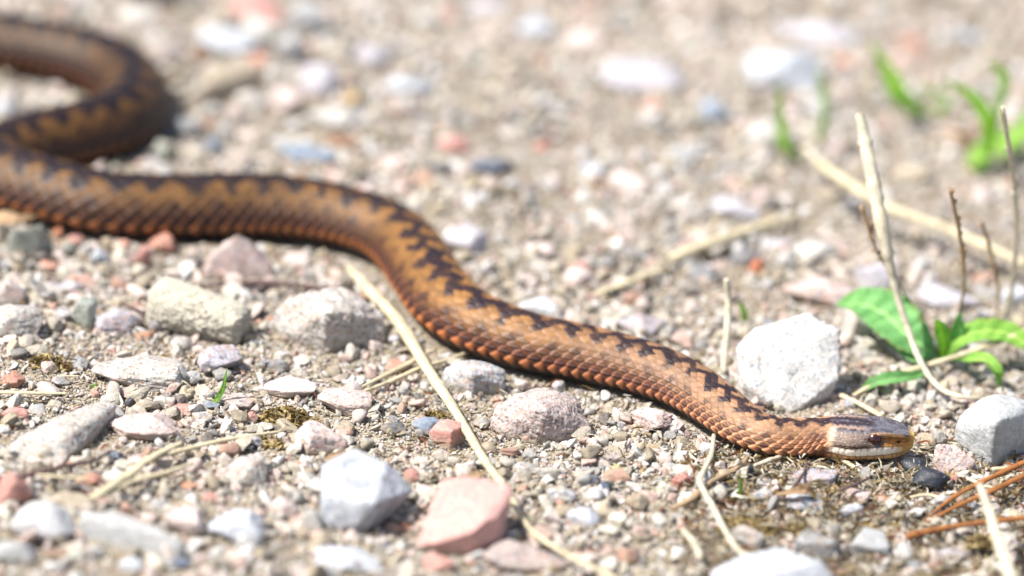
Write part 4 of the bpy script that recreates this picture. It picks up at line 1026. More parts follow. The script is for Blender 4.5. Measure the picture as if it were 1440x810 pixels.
# ------------------------------------------------------------------ loose grit: three sieve sizes of real grains
pcol = bpy.data.collections.new("grain_forms")
GP = []
for i in range(16):
    v, f = rock(900 + i, 3 if i < 8 else 2, planes=[6, 8, 10][i % 3], sharp=[60, 50, 40][i % 3], rough=.13, jit=.6, dims=(1, .85, .7))
    me = mesh_np("grain", v, f, smooth=(i % 3 == 0)); me.materials.append(M_GRIT)
    o = bpy.data.objects.new(f"grain_{i:02d}", me); pcol.objects.link(o)
GC = [((208, 207, 204), 14), ((194, 188, 174), 22), ((207, 189, 180), 16), ((196, 164, 152), 8), ((176, 130, 108), 2.5), ((174, 165, 147), 17), ((148, 136, 112), 12), ((140, 141, 140), 7), ((96, 97, 98), 3.5), ((180, 164, 134), 7), ((56, 52, 48), 3), ((220, 219, 216), 5)]
def scatter(name, label, count, rmin, rmax, clear, region, powr=1.6, dens=None, flat=0.75, zoff=0.2, avoid=True):
    x0, x1, y0, y1 = region
    x = RNG.uniform(x0, x1, count); y = RNG.uniform(y0, y1, count)
    r = rmin + (rmax - rmin) * RNG.random(count) ** powr
    keep = snake_clear(x, y) > clear + r * 0.5
    if dens is not None: keep &= RNG.random(count) < dens(x, y)
    x, y, r = x[keep], y[keep], r[keep]
    if avoid:
        keep = np.ones(len(x), bool)
        for sx, sy, sr in STONES: keep &= (x - sx) ** 2 + (y - sy) ** 2 > (sr * 0.62) ** 2
        x, y, r = x[keep], y[keep], r[keep]
    m = len(x)
    z = terr(x, y) + r * zoff + r * 0.55 * RNG.random(m)
    me = bpy.data.meshes.new(name)
    me.vertices.add(m); me.vertices.foreach_set("co", np.stack([x, y, z], -1).astype(np.float32).ravel())
    sc = np.stack([r * RNG.uniform(.8, 1.25, m), r * RNG.uniform(.75, 1.1, m), r * flat * RNG.uniform(.7, 1.3, m)], -1).astype(np.float32)
    ro = np.stack([RNG.uniform(-.9, .9, m), RNG.uniform(-.9, .9, m), RNG.uniform(0, 6.28, m)], -1).astype(np.float32)
    w = np.array([g[1] for g in GC], float); w /= w.sum()
    ci = RNG.choice(len(GC), m, p=w)
    cl = np.array([lin(*g[0]) for g in GC]); cl = (cl[ci] * .76 + .24 * (cl * w[:, None]).sum(0)) * RNG.uniform(.78, 1.08, (m, 1))
    for nm, typ, arr in (("gscale", 'FLOAT_VECTOR', sc), ("grot", 'FLOAT_VECTOR', ro)):
        a = me.attributes.new(nm, typ, 'POINT'); a.data.foreach_set("vector", arr.ravel())
    a = me.attributes.new("gcol", 'FLOAT_COLOR', 'POINT'); a.data.foreach_set("color", np.concatenate([cl, np.ones((m, 1))], 1).astype(np.float32).ravel())
    a = me.attributes.new("gidx", 'INT', 'POINT'); a.data.foreach_set("value", RNG.integers(0, 16, m).astype(np.int32))
    o = link(name, me); tag(o, label, kind='stuff')
    ng = bpy.data.node_groups.new(name, 'GeometryNodeTree')
    ng.interface.new_socket("Geometry", in_out='INPUT', socket_type='NodeSocketGeometry')
    ng.interface.new_socket("Geometry", in_out='OUTPUT', socket_type='NodeSocketGeometry')
    N_, L_ = ng.nodes, ng.links
    gi, go = N_.new("NodeGroupInput"), N_.new("NodeGroupOutput")
    ci_ = N_.new("GeometryNodeCollectionInfo"); ci_.inputs[0].default_value = pcol; ci_.inputs[1].default_value = True; ci_.inputs[2].default_value = True
    ip = N_.new("GeometryNodeInstanceOnPoints"); ip.inputs["Pick Instance"].default_value = True
    def attr(nm, typ):
        q = N_.new("GeometryNodeInputNamedAttribute"); q.data_type = typ; q.inputs[0].default_value = nm; return q.outputs[0]
    L_.new(gi.outputs[0], ip.inputs["Points"]); L_.new(ci_.outputs[0], ip.inputs["Instance"])
    L_.new(attr("gidx", 'INT'), ip.inputs["Instance Index"]); L_.new(attr("grot", 'FLOAT_VECTOR'), ip.inputs["Rotation"]); L_.new(attr("gscale", 'FLOAT_VECTOR'), ip.inputs["Scale"])
    L_.new(ip.outputs[0], go.inputs[0])
    mod = o.modifiers.new("grains", 'NODES'); mod.node_group = ng
    return o
REG = (-0.22, 0.22, -0.25, 0.33)
def patch(x, y): return np.clip(0.6 + 0.9 * vnoise(x / 0.03 + 50, y / 0.03 + 20) + 2.5 * np.clip(y - .05, 0, .15) - 1.2 * np.clip(x + .02, -.1, 0), 0.15, 1)
scatter("gravel", "small mixed gravel chips between the stones", 19000, 0.0014, 0.0034, 0.0, REG, 1.9, patch)
scatter("fine_gravel", "fine pink, white and grey grit covering the path", 105000, 0.0005, 0.0016, -0.001, REG, 2.4, lambda x, y: np.clip(0.62 + 1.2 * vnoise(x / 0.026 + 9, y / 0.026 + 70), 0.22, 1))
ring = lambda x, y: np.where((np.abs(x) < .215) & (y > -.245) & (y < .325), 0.0, 1.0)
scatter("outer_gravel", "fine gravel of the path farther out", 110000, 0.0008, 0.0026, 0.0, (-0.6, 0.6, -0.55, 0.95), 2.4, ring)
scatter("sand", "coarse sand grains filling the gaps", 210000, 0.00025, 0.00068, -0.002, REG, 1.3, None, flat=.9, zoff=.35, avoid=True)

# ------------------------------------------------------------------ stems, straws, needles
def tube(points, radii, flat=1.0, seg=10, n=10, seed=0, rough=0.06, cap=True):
    P_ = catmull(np.column_stack([np.array(points, float), np.array(radii, float)]), n)
    r_ = np.random.default_rng(seed)
    C, R = P_[:, :3], np.maximum(P_[:, 3], 1e-5)
    T = np.gradient(C, axis=0); T /= np.linalg.norm(T, axis=1, keepdims=True)
    up = np.array([0, 0, 1.0]) if abs(T[0, 2]) < .9 else np.array([0, 1.0, 0])
    vs, uv = [], []; m = len(C)
    A_ = np.cross(T, up); A_ /= np.maximum(np.linalg.norm(A_, axis=1, keepdims=True), 1e-6); B_ = np.cross(A_, T)
    lobes = 1 + rough * r_.normal(size=seg)
    for i in range(m):
        rr = R[i] * (1 + rough * r_.normal() + (.30 if m > 25 and i % 23 == 11 else 0))
        for j in range(seg):
            a = 2 * math.pi * j / seg
            vs.append(C[i] + rr * lobes[j] * (A_[i] * math.cos(a) + B_[i] * math.sin(a) * flat)); uv.append((j / seg, i / m * 4))
    fs = [(i * seg + j, i * seg + (j + 1) % seg, (i + 1) * seg + (j + 1) % seg, (i + 1) * seg + j) for i in range(m - 1) for j in range(seg)]
    fs.append(tuple(range(seg))[::-1]); fs.append(tuple((m - 1) * seg + j for j in range(seg)))
    return np.array(vs), fs, uv
def add_uv(me, uv):
    u = me.uv_layers.new(name="UVMap")
    li = np.zeros(len(me.loops), np.int32); me.loops.foreach_get("vertex_index", li)
    u.data.foreach_set("uv", np.array(uv, np.float32)[li].ravel())
def stem(name, pts3, rpx, mat, label=None, cat=None, group=None, flat=.8, parent=None, seg=10, seed=0, rough=.06):
    """pts3: (photo x, photo y, height in mm above the soil)"""
    W_ = [at(a, b, h * MM + 0.0004) for a, b, h in pts3]
    rad = [r * pxm(q) for r, q in zip(rpx if isinstance(rpx, (list, tuple)) else [rpx] * len(W_), W_)]
    o0 = np.array(W_[0]) if parent is None else np.array(parent.location)
    v, f, uv = tube([w - o0 for w in W_], rad, flat, seg, 10, seed, rough)
    me = mesh_np(name, v, f); add_uv(me, uv)
    o = link(name, me, mat, parent)
    if parent is None: o.location = o0
    if label: tag(o, label, cat, group)
    return o
GS = "dry straws on the gravel"
stem("straw", [(490, 376, 2), (520, 408, 3), (560, 452, 4), (600, 517, 5), (640, 578, 5), (680, 645, 5.5), (712, 690, 5), (735, 728, 4), (757, 760, 2)], [5, 8.5, 9, 8.5, 7, 6.5, 6, 4.5, 4], M_STRAW,
     "long thick pale straw lying diagonally from the snake's bend to the salmon-pink stone", "straw", GS, seed=1)
stem("straw", [(728, 715, 3), (750, 748, 4), (790, 775, 5), (850, 806, 6), (880, 825, 7)], [2.5, 4, 4, 4, 4], M_STRAW, "thin brownish straw running to the bottom edge from the long straw's foot", "straw", GS, seed=2)
stem("straw", [(500, 548, 1.5), (540, 528, 2), (580, 508, 3), (612, 490, 3)], [1.5, 3, 3.5, 2.5], M_STRAW, "upper of two thin straws pointing at the long straw's middle", "straw", GS, seed=3)
stem("straw", [(506, 552, 1.5), (545, 538, 2), (590, 518, 3), (630, 506, 2), (660, 494, 2)], [2, 3.5, 4, 3.5, 2.5], M_STRAW, "lower, thicker of two thin straws passing under the long straw", "straw", GS, seed=4)
stem("straw", [(130, 700, 6), (170, 674, 6), (215, 642, 5.5), (256, 622, 4)], [7, 7, 6, 3.5], M_STRAW, "broad yellow straw of the crossed pair at lower left", "straw", GS, seed=5, flat=.5)
stem("straw", [(205, 648, 4), (260, 632, 4), (320, 618, 3.5), (398, 606, 2.5)], [2.5, 3.5, 3.5, 2], M_STRAW, "thin long straw meeting the broad yellow one and pointing right", "straw", GS, seed=6)
stem("straw", [(142, 698, 5), (190, 676, 5), (235, 664, 5), (270, 652, 4)], [3, 4.5, 4.5, 2.5], M_STRAW, "second yellow straw just below the broad yellow one", "straw", GS, seed=7)
stem("straw", [(-8, 551, 3), (40, 552, 3), (95, 553, 3)], [4.5, 4, 3.5], M_STRAW, "flat pale straw piece lying at the left edge", "straw", GS, seed=8, flat=.4)
stem("straw", [(82, 529, 2.5), (112, 529, 2.5)], [2, 1.6], M_STRAW, "tiny straw piece under the moss clump", "straw", GS, seed=9)
stem("straw", [(50, 668, 4), (90, 671, 4), (125, 674, 4)], [3, 3, 2], M_STRAW, "short pale straw just below the black twig", "straw", GS, seed=10)
stem("straw", [(1004, 612, 2.5), (1000, 640, 3.5), (987, 668, 5), (986, 682, 6.5), (1004, 715, 6), (1022, 750, 5.5), (1040, 776, 6), (1058, 782, 7)], [3, 3.6, 4, 4.2, 4.4, 4.4, 4.6, 4], M_PALE,
     "bent white straw coming from under the snake's neck and kinking down", "straw", GS, seed=11)
stem("straw", [(1054, 640, 1.5), (1035, 660, 2), (1000, 678, 3), (972, 702, 3), (945, 716, 2)], [3, 4, 4, 5, 3], M_SEED, "brown flattened stalk crossing beneath the bent white straw", "stalk", GS, seed=12)
stem("straw", [(1022, 392, 24), (1024, 430, 16), (1021, 480, 8), (1016, 530, 1)], [4.6, 4.4, 4.4, 4], M_PALE, "upright dry stem standing behind the snake's neck", "stem", GS, seed=13)
stem("straw", [(832, 416, 2), (870, 402, 3), (905, 388, 4), (938, 380, 4)], [4, 5, 5, 2], M_STRAW, "blurred yellow straw piece behind the snake's back", "straw", GS, seed=14)
stem("straw", [(945, 364, 4), (990, 345, 5), (1050, 325, 5), (1120, 303, 4)], [8, 8, 8, 6], M_STRAW, "long blurred tan straw above the upright dry stem", "straw", GS, seed=15)
stem("straw", [(1208, 160, 68), (1215, 195, 62), (1228, 260, 52), (1242, 330, 40), (1256, 395, 27), (1272, 450, 17), (1296, 512, 8), (1322, 546, 4.5), (1350, 558, 4), (1376, 560, 3.5)], [6, 9, 10.5, 10, 6.5, 5, 4.6, 4.4, 4, 2.6], M_PALE,
     "leaning bleached stem rising over the leafy plant, thick and blurred at its top", "stem", GS, seed=16)
stem("straw", [(1460, 458, 12), (1400, 482, 9), (1330, 506, 6), (1270, 524, 4), (1235, 538, 3), (1200, 556, 2)], [5.5, 5, 5, 5, 5, 3], M_STRAW, "straight yellowish straw crossing in front of the leafy plant", "straw", GS, seed=17)
stem("straw", [(1150, 228, 14), (1200, 262, 14), (1260, 295, 12), (1340, 325, 10), (1445, 372, 8)], [6, 8, 7.5, 7, 7], M_STRAW, "thick blurred straw slanting down to the right edge behind the stems", "straw", GS, seed=18)
stem("straw", [(1130, 205, 10), (1165, 240, 8), (1200, 262, 4)], [4, 6, 6], M_PALE, "short blurred pale straw by the far grass", "straw", GS, seed=19)
stem("straw", [(1240, 425, 10), (1275, 450, 6), (1305, 480, 3), (1318, 496, 1)], [3, 4.5, 4, 3], M_SEED, "brownish dry stem between the broad leaf and the plant's heart", "stem", GS, seed=20)
stem("straw", [(1378, 682, 22), (1390, 715, 20), (1402, 755, 18), (1418, 800, 17), (1428, 840, 16)], [5, 6.5, 8, 9, 9], M_PALE, "blurred white straw standing close to the viewer at lower right", "straw", GS, seed=21)
stem("straw", [(1180, 555, 1.5), (1205, 566, 2), (1240, 586, 2)], [4, 4, 4], M_STRAW, "short pale straw behind the snake's crown", "straw", GS, seed=22)
stem("straw", [(1165, 642, 1), (1190, 650, 2), (1212, 664, 2)], [3, 4, 2.5], M_STRAW, "short straw sticking out below the snake's jaw", "straw", GS, seed=23)
stem("straw", [(1280, 699, 2.5), (1305, 696, 3), (1332, 703, 3)], [2, 3, 2.5], M_STRAW, "thin straw under the speckled black pebble", "straw", GS, seed=24)
stem("straw", [(1360, 672, 4), (1385, 683, 5), (1412, 688, 5)], [2.5, 3, 2], M_PALE, "short pale straw left of the pine needles", "straw", GS, seed=25)
stem("straw", [(1395, 660, 6), (1425, 657, 6), (1450, 652, 6)], [3, 3.5, 3.5], M_STRAW, "pale straw tip beside the upper pine needle", "straw", GS, seed=26)
stem("straw", [(960, 745, 5), (975, 762, 5), (986, 785, 4)], [4, 5, 4], M_PALE, "short curved blurred straw left of the bent white one", "straw", GS, seed=27)
stem("straw", [(1375, 810, 8), (1400, 782, 7), (1425, 760, 5)], [3, 3, 2], M_PALE, "thin blurred straw crossing the lower right corner", "straw", GS, seed=28)
stem("straw", [(1060, 655, 2), (1080, 648, 3), (1098, 642, 2)], [3, 4, 3], M_PALE, "stubby pale straw below the snake's neck", "straw", GS, seed=29)
GN_ = "brown pine needles at the lower right"
stem("pine_needle", [(1300, 732, 1.5), (1340, 700, 4), (1385, 676, 6), (1450, 646, 8)], [1.5, 3.4, 4.2, 4.5], M_NEEDLE, "upper brown pine needle of the close pair", "pine needle", GN_, seed=31)
stem("pine_needle", [(1302, 735, 1.5), (1345, 712, 4), (1395, 690, 6), (1450, 664, 8)], [1.5, 3.6, 4.6, 4.8], M_NEEDLE, "lower brown pine needle of the close pair", "pine needle", GN_, seed=32)
stem("pine_needle", [(1276, 756, 3), (1284, 752, 3.2), (1320, 744, 4), (1370, 736, 5), (1450, 727, 6)], [4, 6.2, 4.8, 4.3, 4.6], M_NEEDLE, "thick orange pine needle with a dark red knobbed end", "pine needle", GN_, seed=33)
GT = "thin twigs on the gravel"
stem("twig", [(-10, 674, 3), (40, 668, 4), (90, 656, 4), (130, 648, 4), (155, 635, 3)], [5, 5, 4, 3, 2.5], M_TWIG, "thin dark twig at the left edge above the dull pink stone", "twig", GT, seed=41)
stem("twig", [(262, 404, 2), (320, 399, 3), (380, 398, 3), (440, 404, 3), (500, 412, 3)], [3, 4, 4.5, 4, 4], M_TWIG, "grey twig lying behind the log-shaped stone", "twig", GT, seed=42)
stem("twig", [(1070, 702, 2), (1100, 700, 3.5), (1130, 704, 4)], [1.2, 1.8, 1.2], M_TWIG, "fine dark twig by the curled brown leaf", "twig", GT, seed=43)
stem("twig", [(1112, 690, 3), (1130, 665, 4), (1135, 648, 4)], [2.2, 2, 1.6], M_TWIG, "short dark twig leaning on the lilac stone", "twig", GT, seed=44)
stem("twig", [(1180, 690, 4), (1205, 680, 5), (1222, 672, 5)], [3, 3, 2], M_TWIG, "grey-brown twig piece right of the lilac stone", "twig", GT, seed=45)
stem("twig", [(168, 425, 2.5), (188, 434, 3), (206, 442, 3)], [2, 3, 2], M_TWIG, "dark splinter of wood above the lilac-white stone", "twig", GT, seed=46)
stem("twig", [(790, 655, 2.5), (800, 662, 3.5), (808, 672, 2.5)], [1, 1.3, 1], M_TWIG, "hair-thin dark fibre on the sand", "twig", GT, seed=47)
stem("rootlet", [(722, 683, 4), (750, 680, 5), (775, 684, 4.5), (800, 690, 4)], [1.2, 1.3, 1.2, 1], M_PALE, "hair-thin white curved stem right of the salmon-pink stone", "stem", GT, seed=48)
stem("rootlet", [(862, 685, 2.5), (895, 682, 4), (925, 688, 4), (948, 698, 3)], [1, 1.2, 1.2, 1], M_PALE, "hair-thin white arched stem in the lower middle", "stem", GT, seed=49)

# seed stalks: a stem with small nubs
def stalk(pts3, rpx, label, seed, nubs=10, mat=M_SEED):
    W0 = at(*pts3[0][:2], pts3[0][2] * MM)
    root = bpy.data.objects.new("seed_stalk", None); COL.objects.link(root); root.location = W0; root.empty_display_size = .005
    tag(root, label, "seed stalk", "dry seed stalks by the leafy plant")
    stem("stem", pts3, rpx, mat, parent=root, seed=seed)
    P_ = catmull(np.array([at(a, b, h * MM) for a, b, h in pts3]), 10); r_ = np.random.default_rng(seed)
    v, f = rock(seed, 2, 10, 8, .1)
    vs, fs = [], []
    for k_ in range(nubs):
        i = int(len(P_) * (0.62 + 0.38 * k_ / nubs)); i = min(i, len(P_) - 1)
        c = P_[i] - W0 + r_.normal(size=3) * 0.0005
        fs += (f + len(vs) * 1).tolist() if False else [[a + k_ * len(v) for a in q] for q in f.tolist()]
        vs.append(v * np.array([.0006, .0006, .0009]) * r_.uniform(.7, 1.3) + c)
    me = mesh_np("seed_head", np.vstack(vs), fs); link("seed_head", me, mat, root)
stalk([(1325, 492, 0), (1338, 468, 7), (1352, 425, 18), (1356, 380, 29), (1350, 330, 42), (1336, 265, 58)], [2.5, 2.5, 2.5, 2.5, 3, 3], "tall dark thin seed stalk rising from the leafy plant, crooked, knobbly at its tip", 61, 16)
stalk([(1400, 455, 4), (1404, 420, 12), (1398, 370, 24), (1380, 312, 38)], [2, 2.4, 2.4, 2.2], "shorter dark seed stalk right of the tallest one", 62, 8)
stalk([(1405, 452, 2), (1420, 420, 10), (1428, 350, 28), (1426, 260, 50), (1410, 150, 78)], [3, 3.5, 3.5, 3.5, 3], "pale blurred seed stalk nearest the right edge", 63, 12, M_PALE)
stalk([(1300, 470, 4), (1270, 410, 18), (1235, 355, 32), (1210, 290, 46)], [2, 2.2, 2.6, 3], "faint blurred seed stalk left of the leaning bleached stem", 64, 14)

# ------------------------------------------------------------------ leaves
def leaf(name, pts3, wpx, mat, parent=None, label=None, cat=None, group=None, cup=0.25, twist=0.0, serr=0.0, lay=None):
    W_ = np.array([at(a, b, h * MM) for a, b, h in pts3]); m0 = pxm(W_[0])
    P_ = catmull(np.column_stack([W_, np.array(wpx, float) * m0]), 12)
    C, R = P_[:, :3], np.maximum(P_[:, 3], 0) / 2
    T = np.gradient(C, axis=0); T /= np.linalg.norm(T, axis=1, keepdims=True)
    nrm_ = np.array(lay if lay is not None else (0, -0.5, 0.85)); nrm_ = nrm_ / np.linalg.norm(nrm_)
    S = np.cross(T, nrm_); S /= np.linalg.norm(S, axis=1, keepdims=True); Nn = np.cross(S, T)
    o0 = C[0] if parent is None else np.array(parent.location)
    nc = 9; vs, uv = [], []; r_ = np.random.default_rng(abs(int(pts3[0][0])))
    for i in range(len(C)):
        tw = twist * i / len(C)
        s_ = S[i] * math.cos(tw) + Nn[i] * math.sin(tw); n_ = Nn[i] * math.cos(tw) - S[i] * math.sin(tw)
        wv = 1 + serr * math.sin(i * 2.1) 
        for j in range(nc):
            t = j / (nc - 1) * 2 - 1
            vs.append(C[i] + s_ * t * R[i] * wv + n_ * (cup * R[i] * (t * t - .3) - 0.06 * R[i] * math.exp(-(t / .15) ** 2) + 0.05 * R[i] * math.sin(i * .9 + t * 3)) - o0); uv.append((abs(t), i / len(C) + abs(t) * .0))
    fs = [(i * nc + j, i * nc + j + 1, (i + 1) * nc + j + 1, (i + 1) * nc + j) for i in range(len(C) - 1) for j in range(nc - 1)]
    me = mesh_np(name, vs, fs); add_uv(me, uv)
    o = link(name, me, mat, parent)
    if parent is None: o.location = o0
    so = o.modifiers.new("thickness", 'SOLIDIFY'); so.thickness = 0.00018; so.offset = 0
    if label: tag(o, label, cat, group)
    return o
def plant(name, px, py, label, cat="plant", group=None):
    r_ = bpy.data.objects.new(name, None); COL.objects.link(r_); r_.location = at(px, py, 0); r_.empty_display_size = .005
    return tag(r_, label, cat, group)
pr = plant("leafy_plant", 1322, 508, "low green plant with broad toothed leaves at the right, crossed by dry straws")
leaf("leaf", [(1322, 505, 2), (1305, 492, 6), (1275, 468, 10), (1245, 440, 13), (1210, 426, 14), (1176, 428, 13)], [8, 36, 66, 74, 48, 3], M_LEAF, pr, serr=.05, label="broad pale green leaf pointing left")
leaf("leaf", [(1322, 505, 2), (1290, 502, 5), (1262, 482, 5), (1240, 470, 4)], [6, 24, 26, 4], M_LEAF, pr)
leaf("leaf", [(1326, 505, 2), (1328, 485, 8), (1322, 462, 15), (1315, 450, 19)], [6, 18, 20, 3], M_LEAF2, pr, lay=(0.2, -1, .3))
leaf("leaf", [(1330, 505, 2), (1345, 480, 8), (1375, 466, 12), (1410, 466, 12), (1440, 480, 10), (1462, 492, 8)], [6, 26, 36, 36, 28, 5], M_LEAF2, pr, serr=.04)
leaf("leaf", [(1330, 508, 2), (1355, 505, 7), (1385, 505, 9), (1402, 522, 7), (1405, 545, 2)], [6, 18, 22, 20, 4], M_LEAF2, pr, lay=(0.3, -.4, .85), cup=.4)
leaf("leaf", [(1320, 512, 2), (1290, 528, 5), (1255, 532, 6), (1225, 540, 4), (1208, 556, 1.5)], [5, 14, 20, 16, 3], M_LEAF, pr, cup=.5)
leaf("leaf", [(1330, 500, 2), (1345, 470, 10), (1350, 440, 17)], [5, 22, 4], M_LEAF, pr, lay=(0, -1, .2))
p2 = plant("grass_tuft", 1380, 215, "blurred bright green grass tuft at the upper right, one blade turning yellow", "grass tuft")
leaf("blade", [(1385, 240, 0), (1390, 200, 12), (1385, 160, 24), (1360, 130, 34), (1325, 112, 40)], [8, 16, 19, 13, 3], M_FAR, p2, lay=(0, -1, .3))
leaf("blade", [(1380, 250, 0), (1372, 225, 6), (1395, 205, 8), (1430, 190, 10), (1460, 175, 12)], [9, 26, 32, 27, 6], M_FAR, p2)
leaf("blade", [(1378, 235, 0), (1362, 205, 8), (1345, 190, 12), (1322, 185, 14)], [8, 14, 12, 3], M_YELLOW, p2, label="yellowing blade")
leaf("blade", [(1390, 230, 0), (1402, 160, 20), (1412, 110, 34), (1390, 85, 42)], [6, 12, 13, 3], M_FAR, p2, lay=(0, -1, .3))
leaf("blade", [(1400, 225, 0), (1430, 195, 8), (1455, 150, 16)], [8, 28, 12], M_FAR, p2)
p3 = plant("grass_tuft", 1305, 160, "blurred green grass shoot left of the tuft at the upper right", "grass tuft")
leaf("blade", [(1310, 165, 0), (1285, 150, 4), (1262, 130, 10), (1248, 100, 20), (1225, 62, 32)], [8, 22, 28, 20, 4], M_FAR, p3, lay=(0, -.8, .6))
leaf("blade", [(1312, 168, 0), (1330, 140, 8), (1290, 120, 14)], [6, 15, 4], M_FAR, p3)
p4 = plant("grass_tuft", 1120, 225, "small blurred grass blades in front of the far white stone", "grass tuft")
leaf("blade", [(1122, 228, 0), (1105, 205, 6), (1098, 165, 18), (1096, 120, 30)], [8, 14, 12, 3], M_FAR, p4, lay=(0, -1, .3))
leaf("blade", [(1125, 228, 0), (1112, 215, 3), (1085, 195, 8)], [8, 16, 3], M_FAR, p4)
leaf("blade", [(1150, 210, 0), (1160, 150, 16), (1150, 100, 30)], [6, 10, 3], M_FAR, p4, lay=(0, -1, .3))
leaf("grass_shoot", [(297, 572, 0.5), (306, 560, 3), (314, 545, 7), (319, 518, 13)], [5, 7, 6, 1], M_LEAF2, label="single bright green grass blade standing before the pale lilac stone", cat="grass blade", group="single green shoots", lay=(-.3, -1, .2))
leaf("grass_shoot", [(1040, 704, 0.5), (1041, 690, 4), (1041, 668, 9)], [5, 5, 1.5], M_LEAF2, label="tiny upright green shoot below the snake's neck", cat="grass blade", group="single green shoots", lay=(0, -1, .2))
leaf("grass_shoot", [(1048, 452, 0.5), (1046, 438, 4), (1040, 424, 8)], [7, 9, 2], M_LEAF2, label="small green shoot right of the upright dry stem", cat="grass blade", group="single green shoots", lay=(0, -1, .2))
leaf("grass_shoot", [(128, 550, 0.5), (129, 544, 2), (136, 540, 3.5)], [3, 4, 1], M_LEAF2, label="minute green sprout at the flat straw's right end", cat="grass blade", group="single green shoots", lay=(0, -1, .4))
leaf("dead_leaf", [(-20, 300, 8), (0, 305, 9), (25, 306, 9), (50, 304, 7)], [14, 24, 20, 5], M_DEADLEAF, label="curled tan dead leaf at the left edge under the snake", cat="leaf", cup=-.2, lay=(0, -.5, .8))
leaf("dead_leaf", [(1092, 695, 4), (1115, 692, 6), (1135, 690, 6), (1148, 700, 3)], [3, 9, 16, 5], M_DEADLEAF, label="small curled brown leaf beneath the snake's throat", cat="leaf", cup=.7)
leaf("dead_leaf", [(455, 648, 2), (470, 640, 3.5), (486, 634, 3)], [3, 8, 3], M_DEADLEAF, label="dark leaf flake on the blocky blue-white stone's far corner", cat="leaf", cup=.4)
leaf("dead_leaf", [(655, 680, 6), (668, 668, 7), (682, 664, 6)], [5, 14, 4], M_DEADLEAF, label="small orange leaf scrap behind the salmon-pink wedge stone", cat="leaf", cup=.3)

# ------------------------------------------------------------------ dry moss clumps and litter
def flakes(centers, scale, r_, cols, lenr=(1.5, 4.5), widr=(.3, .9)):
    vs, fs, cs = [], [], []
    for c in centers:
        L = r_.uniform(*lenr) * MM * scale; wd = r_.uniform(*widr) * MM * scale / 2
        a = r_.uniform(0, 2 * math.pi); el = r_.uniform(-.5, .6)
        d = np.array([math.cos(a) * math.cos(el), math.sin(a) * math.cos(el), math.sin(el)])
        s_ = np.cross(d, r_.normal(size=3)); s_ /= np.linalg.norm(s_); nn = np.cross(d, s_)
        cv = r_.uniform(-.35, .35) * L; b0 = len(vs); col = cols[r_.integers(len(cols))] * r_.uniform(.7, 1.2)
        k_ = 4
        for i in range(k_ + 1):
            t = i / k_ - .5
            p = np.array(c) + d * L * t + nn * cv * (t * t * 4 - .5) + s_ * math.sin(t * 7 + a) * L * .05
            w_ = wd * (1 - (2 * abs(t)) ** 3 * .8)
            for q in (s_ * w_, nn * w_ * .35, -s_ * w_):
                vs.append(p + q); cs.append((*col, 1))
        for i in range(k_):
            for j in range(3):
                a0, a1 = b0 + i * 3 + j, b0 + i * 3 + (j + 1) % 3
                fs.append((a0, a1, a1 + 3, a0 + 3))
    return vs, fs, cs
def flake_obj(name, centers, scale, seed, cols, loc, **kw):
    r_ = np.random.default_rng(seed)
    v, f, c = flakes(centers, scale, r_, cols, **kw)
    me = mesh_np(name, np.array(v) - np.array(loc), np.array(f), smooth=False)
    a = me.color_attributes.new("lcol", 'FLOAT_COLOR', 'POINT'); a.data.foreach_set("color", np.array(c, np.float32).ravel())
    return link(name, me, M_LITTER, loc=loc)
OLIVE = [A(150, 130, 84), A(128, 108, 66), A(176, 158, 112), A(104, 84, 54)]
GREYL = [A(176, 168, 146), A(150, 140, 116), A(128, 112, 88), A(196, 190, 174), A(104, 88, 66)]
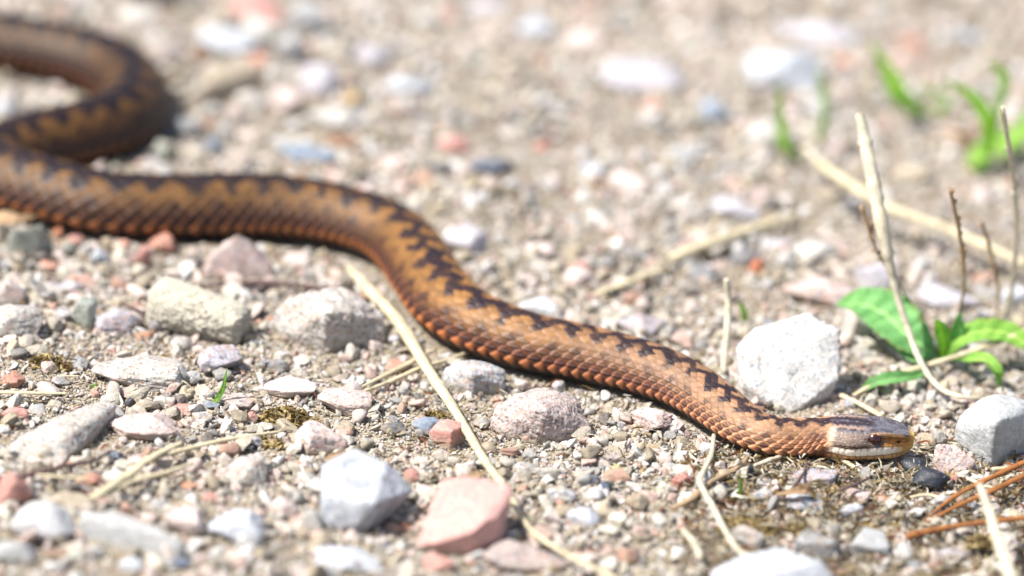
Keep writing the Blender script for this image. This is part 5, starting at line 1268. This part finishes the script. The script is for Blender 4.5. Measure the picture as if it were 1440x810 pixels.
clumps = [(70, 508, 62, 34, OLIVE, "olive-brown moss clump at the left below the speckled granite"), (408, 583, 88, 42, OLIVE, "yellowish flaky moss clump above the pale angular stone"),
          (380, 622, 60, 14, OLIVE, "thin strip of dry moss below the yellowish clump"), (606, 676, 44, 24, GREYL, "pale dry moss tuft behind the salmon-pink wedge stone"), (1150, 684, 44, 14, GREYL, "pale dry crumbs clump against the lilac stone"),
          (1215, 740, 50, 30, OLIVE, "brown-green moss clump left of the thick pine needle's end"), (1050, 735, 90, 34, OLIVE, "wide dark moss clump above the off-white angular stone"), (1122, 742, 60, 32, OLIVE, "dark brown moss clump above the pale grey block"),
          (1225, 668, 40, 30, GREYL, "grey lichen-like tuft below the snake's chin"), (1262, 682, 34, 30, GREYL, "grey lichen-like tuft left of the speckled black pebble"), (1372, 728, 60, 18, OLIVE, "olive moss between the pine needles"),
          (1400, 700, 60, 26, GREYL, "grey-green litter tuft right of the pine needles"), (1378, 775, 46, 24, OLIVE, "small olive moss cushion on the lilac stone at lower right"), (613, 585, 34, 16, OLIVE, "tiny moss scrap behind the cube-like salmon stone"),
          (228, 505, 24, 12, OLIVE, "tiny green-brown moss dot on the broad granite slab"), (862, 660, 26, 20, [A(206, 200, 160), A(184, 176, 132)], "pale yellow lichen crumb on the sand"), (1075, 668, 50, 30, GREYL, "tangle of pale dry fibres under the snake's throat")]
for i, (px, py, w, h, cols, lb) in enumerate(clumps):
    c0 = at(px, py + h * .3); m = pxm(c0); r_ = np.random.default_rng(200 + i)
    nf = int(60 + w * h * 0.13)
    cs = []
    for _ in range(nf):
        a, rr = r_.uniform(0, 6.28), math.sqrt(r_.random())
        x_, y_ = c0[0] + math.cos(a) * rr * w * m / 2, c0[1] + math.sin(a) * rr * w * m * 0.32
        zt = (1 - rr ** 2) * h * m * .5 * r_.random()
        cs.append((x_, y_, float(terr(x_, y_)) + .0004 + zt))
    if "on the" in lb and "stone" in lb: cs = [(a, b, c + .004) for a, b, c in cs]
    o = flake_obj("moss_clump", cs, 1.0, 300 + i, cols, tuple(c0), lenr=(1.2, 3.4), widr=(.35, 1.1)); tag(o, lb, "moss", "dry moss clumps")
r_ = np.random.default_rng(77); cs = []
while len(cs) < 6500:
    if r_.random() < .62: px, py = r_.uniform(960, 1480), r_.uniform(632, 830)
    else: px, py = r_.uniform(-60, 1500), r_.uniform(-20, 860)
    p = at(px, py)
    if snake_clear(p[0], p[1])[0] < 0: continue
    cs.append((p[0], p[1], float(terr(p[0], p[1])) + r_.uniform(.0008, .0032)))
o = flake_obj("plant_litter", cs, 1.0, 78, GREYL + OLIVE[:2] + [A(120, 70, 44)], (0, 0, 0), lenr=(1.5, 7), widr=(.2, .75)); tag(o, "thin scattered bits of dry stalk and leaf litter", kind='stuff')
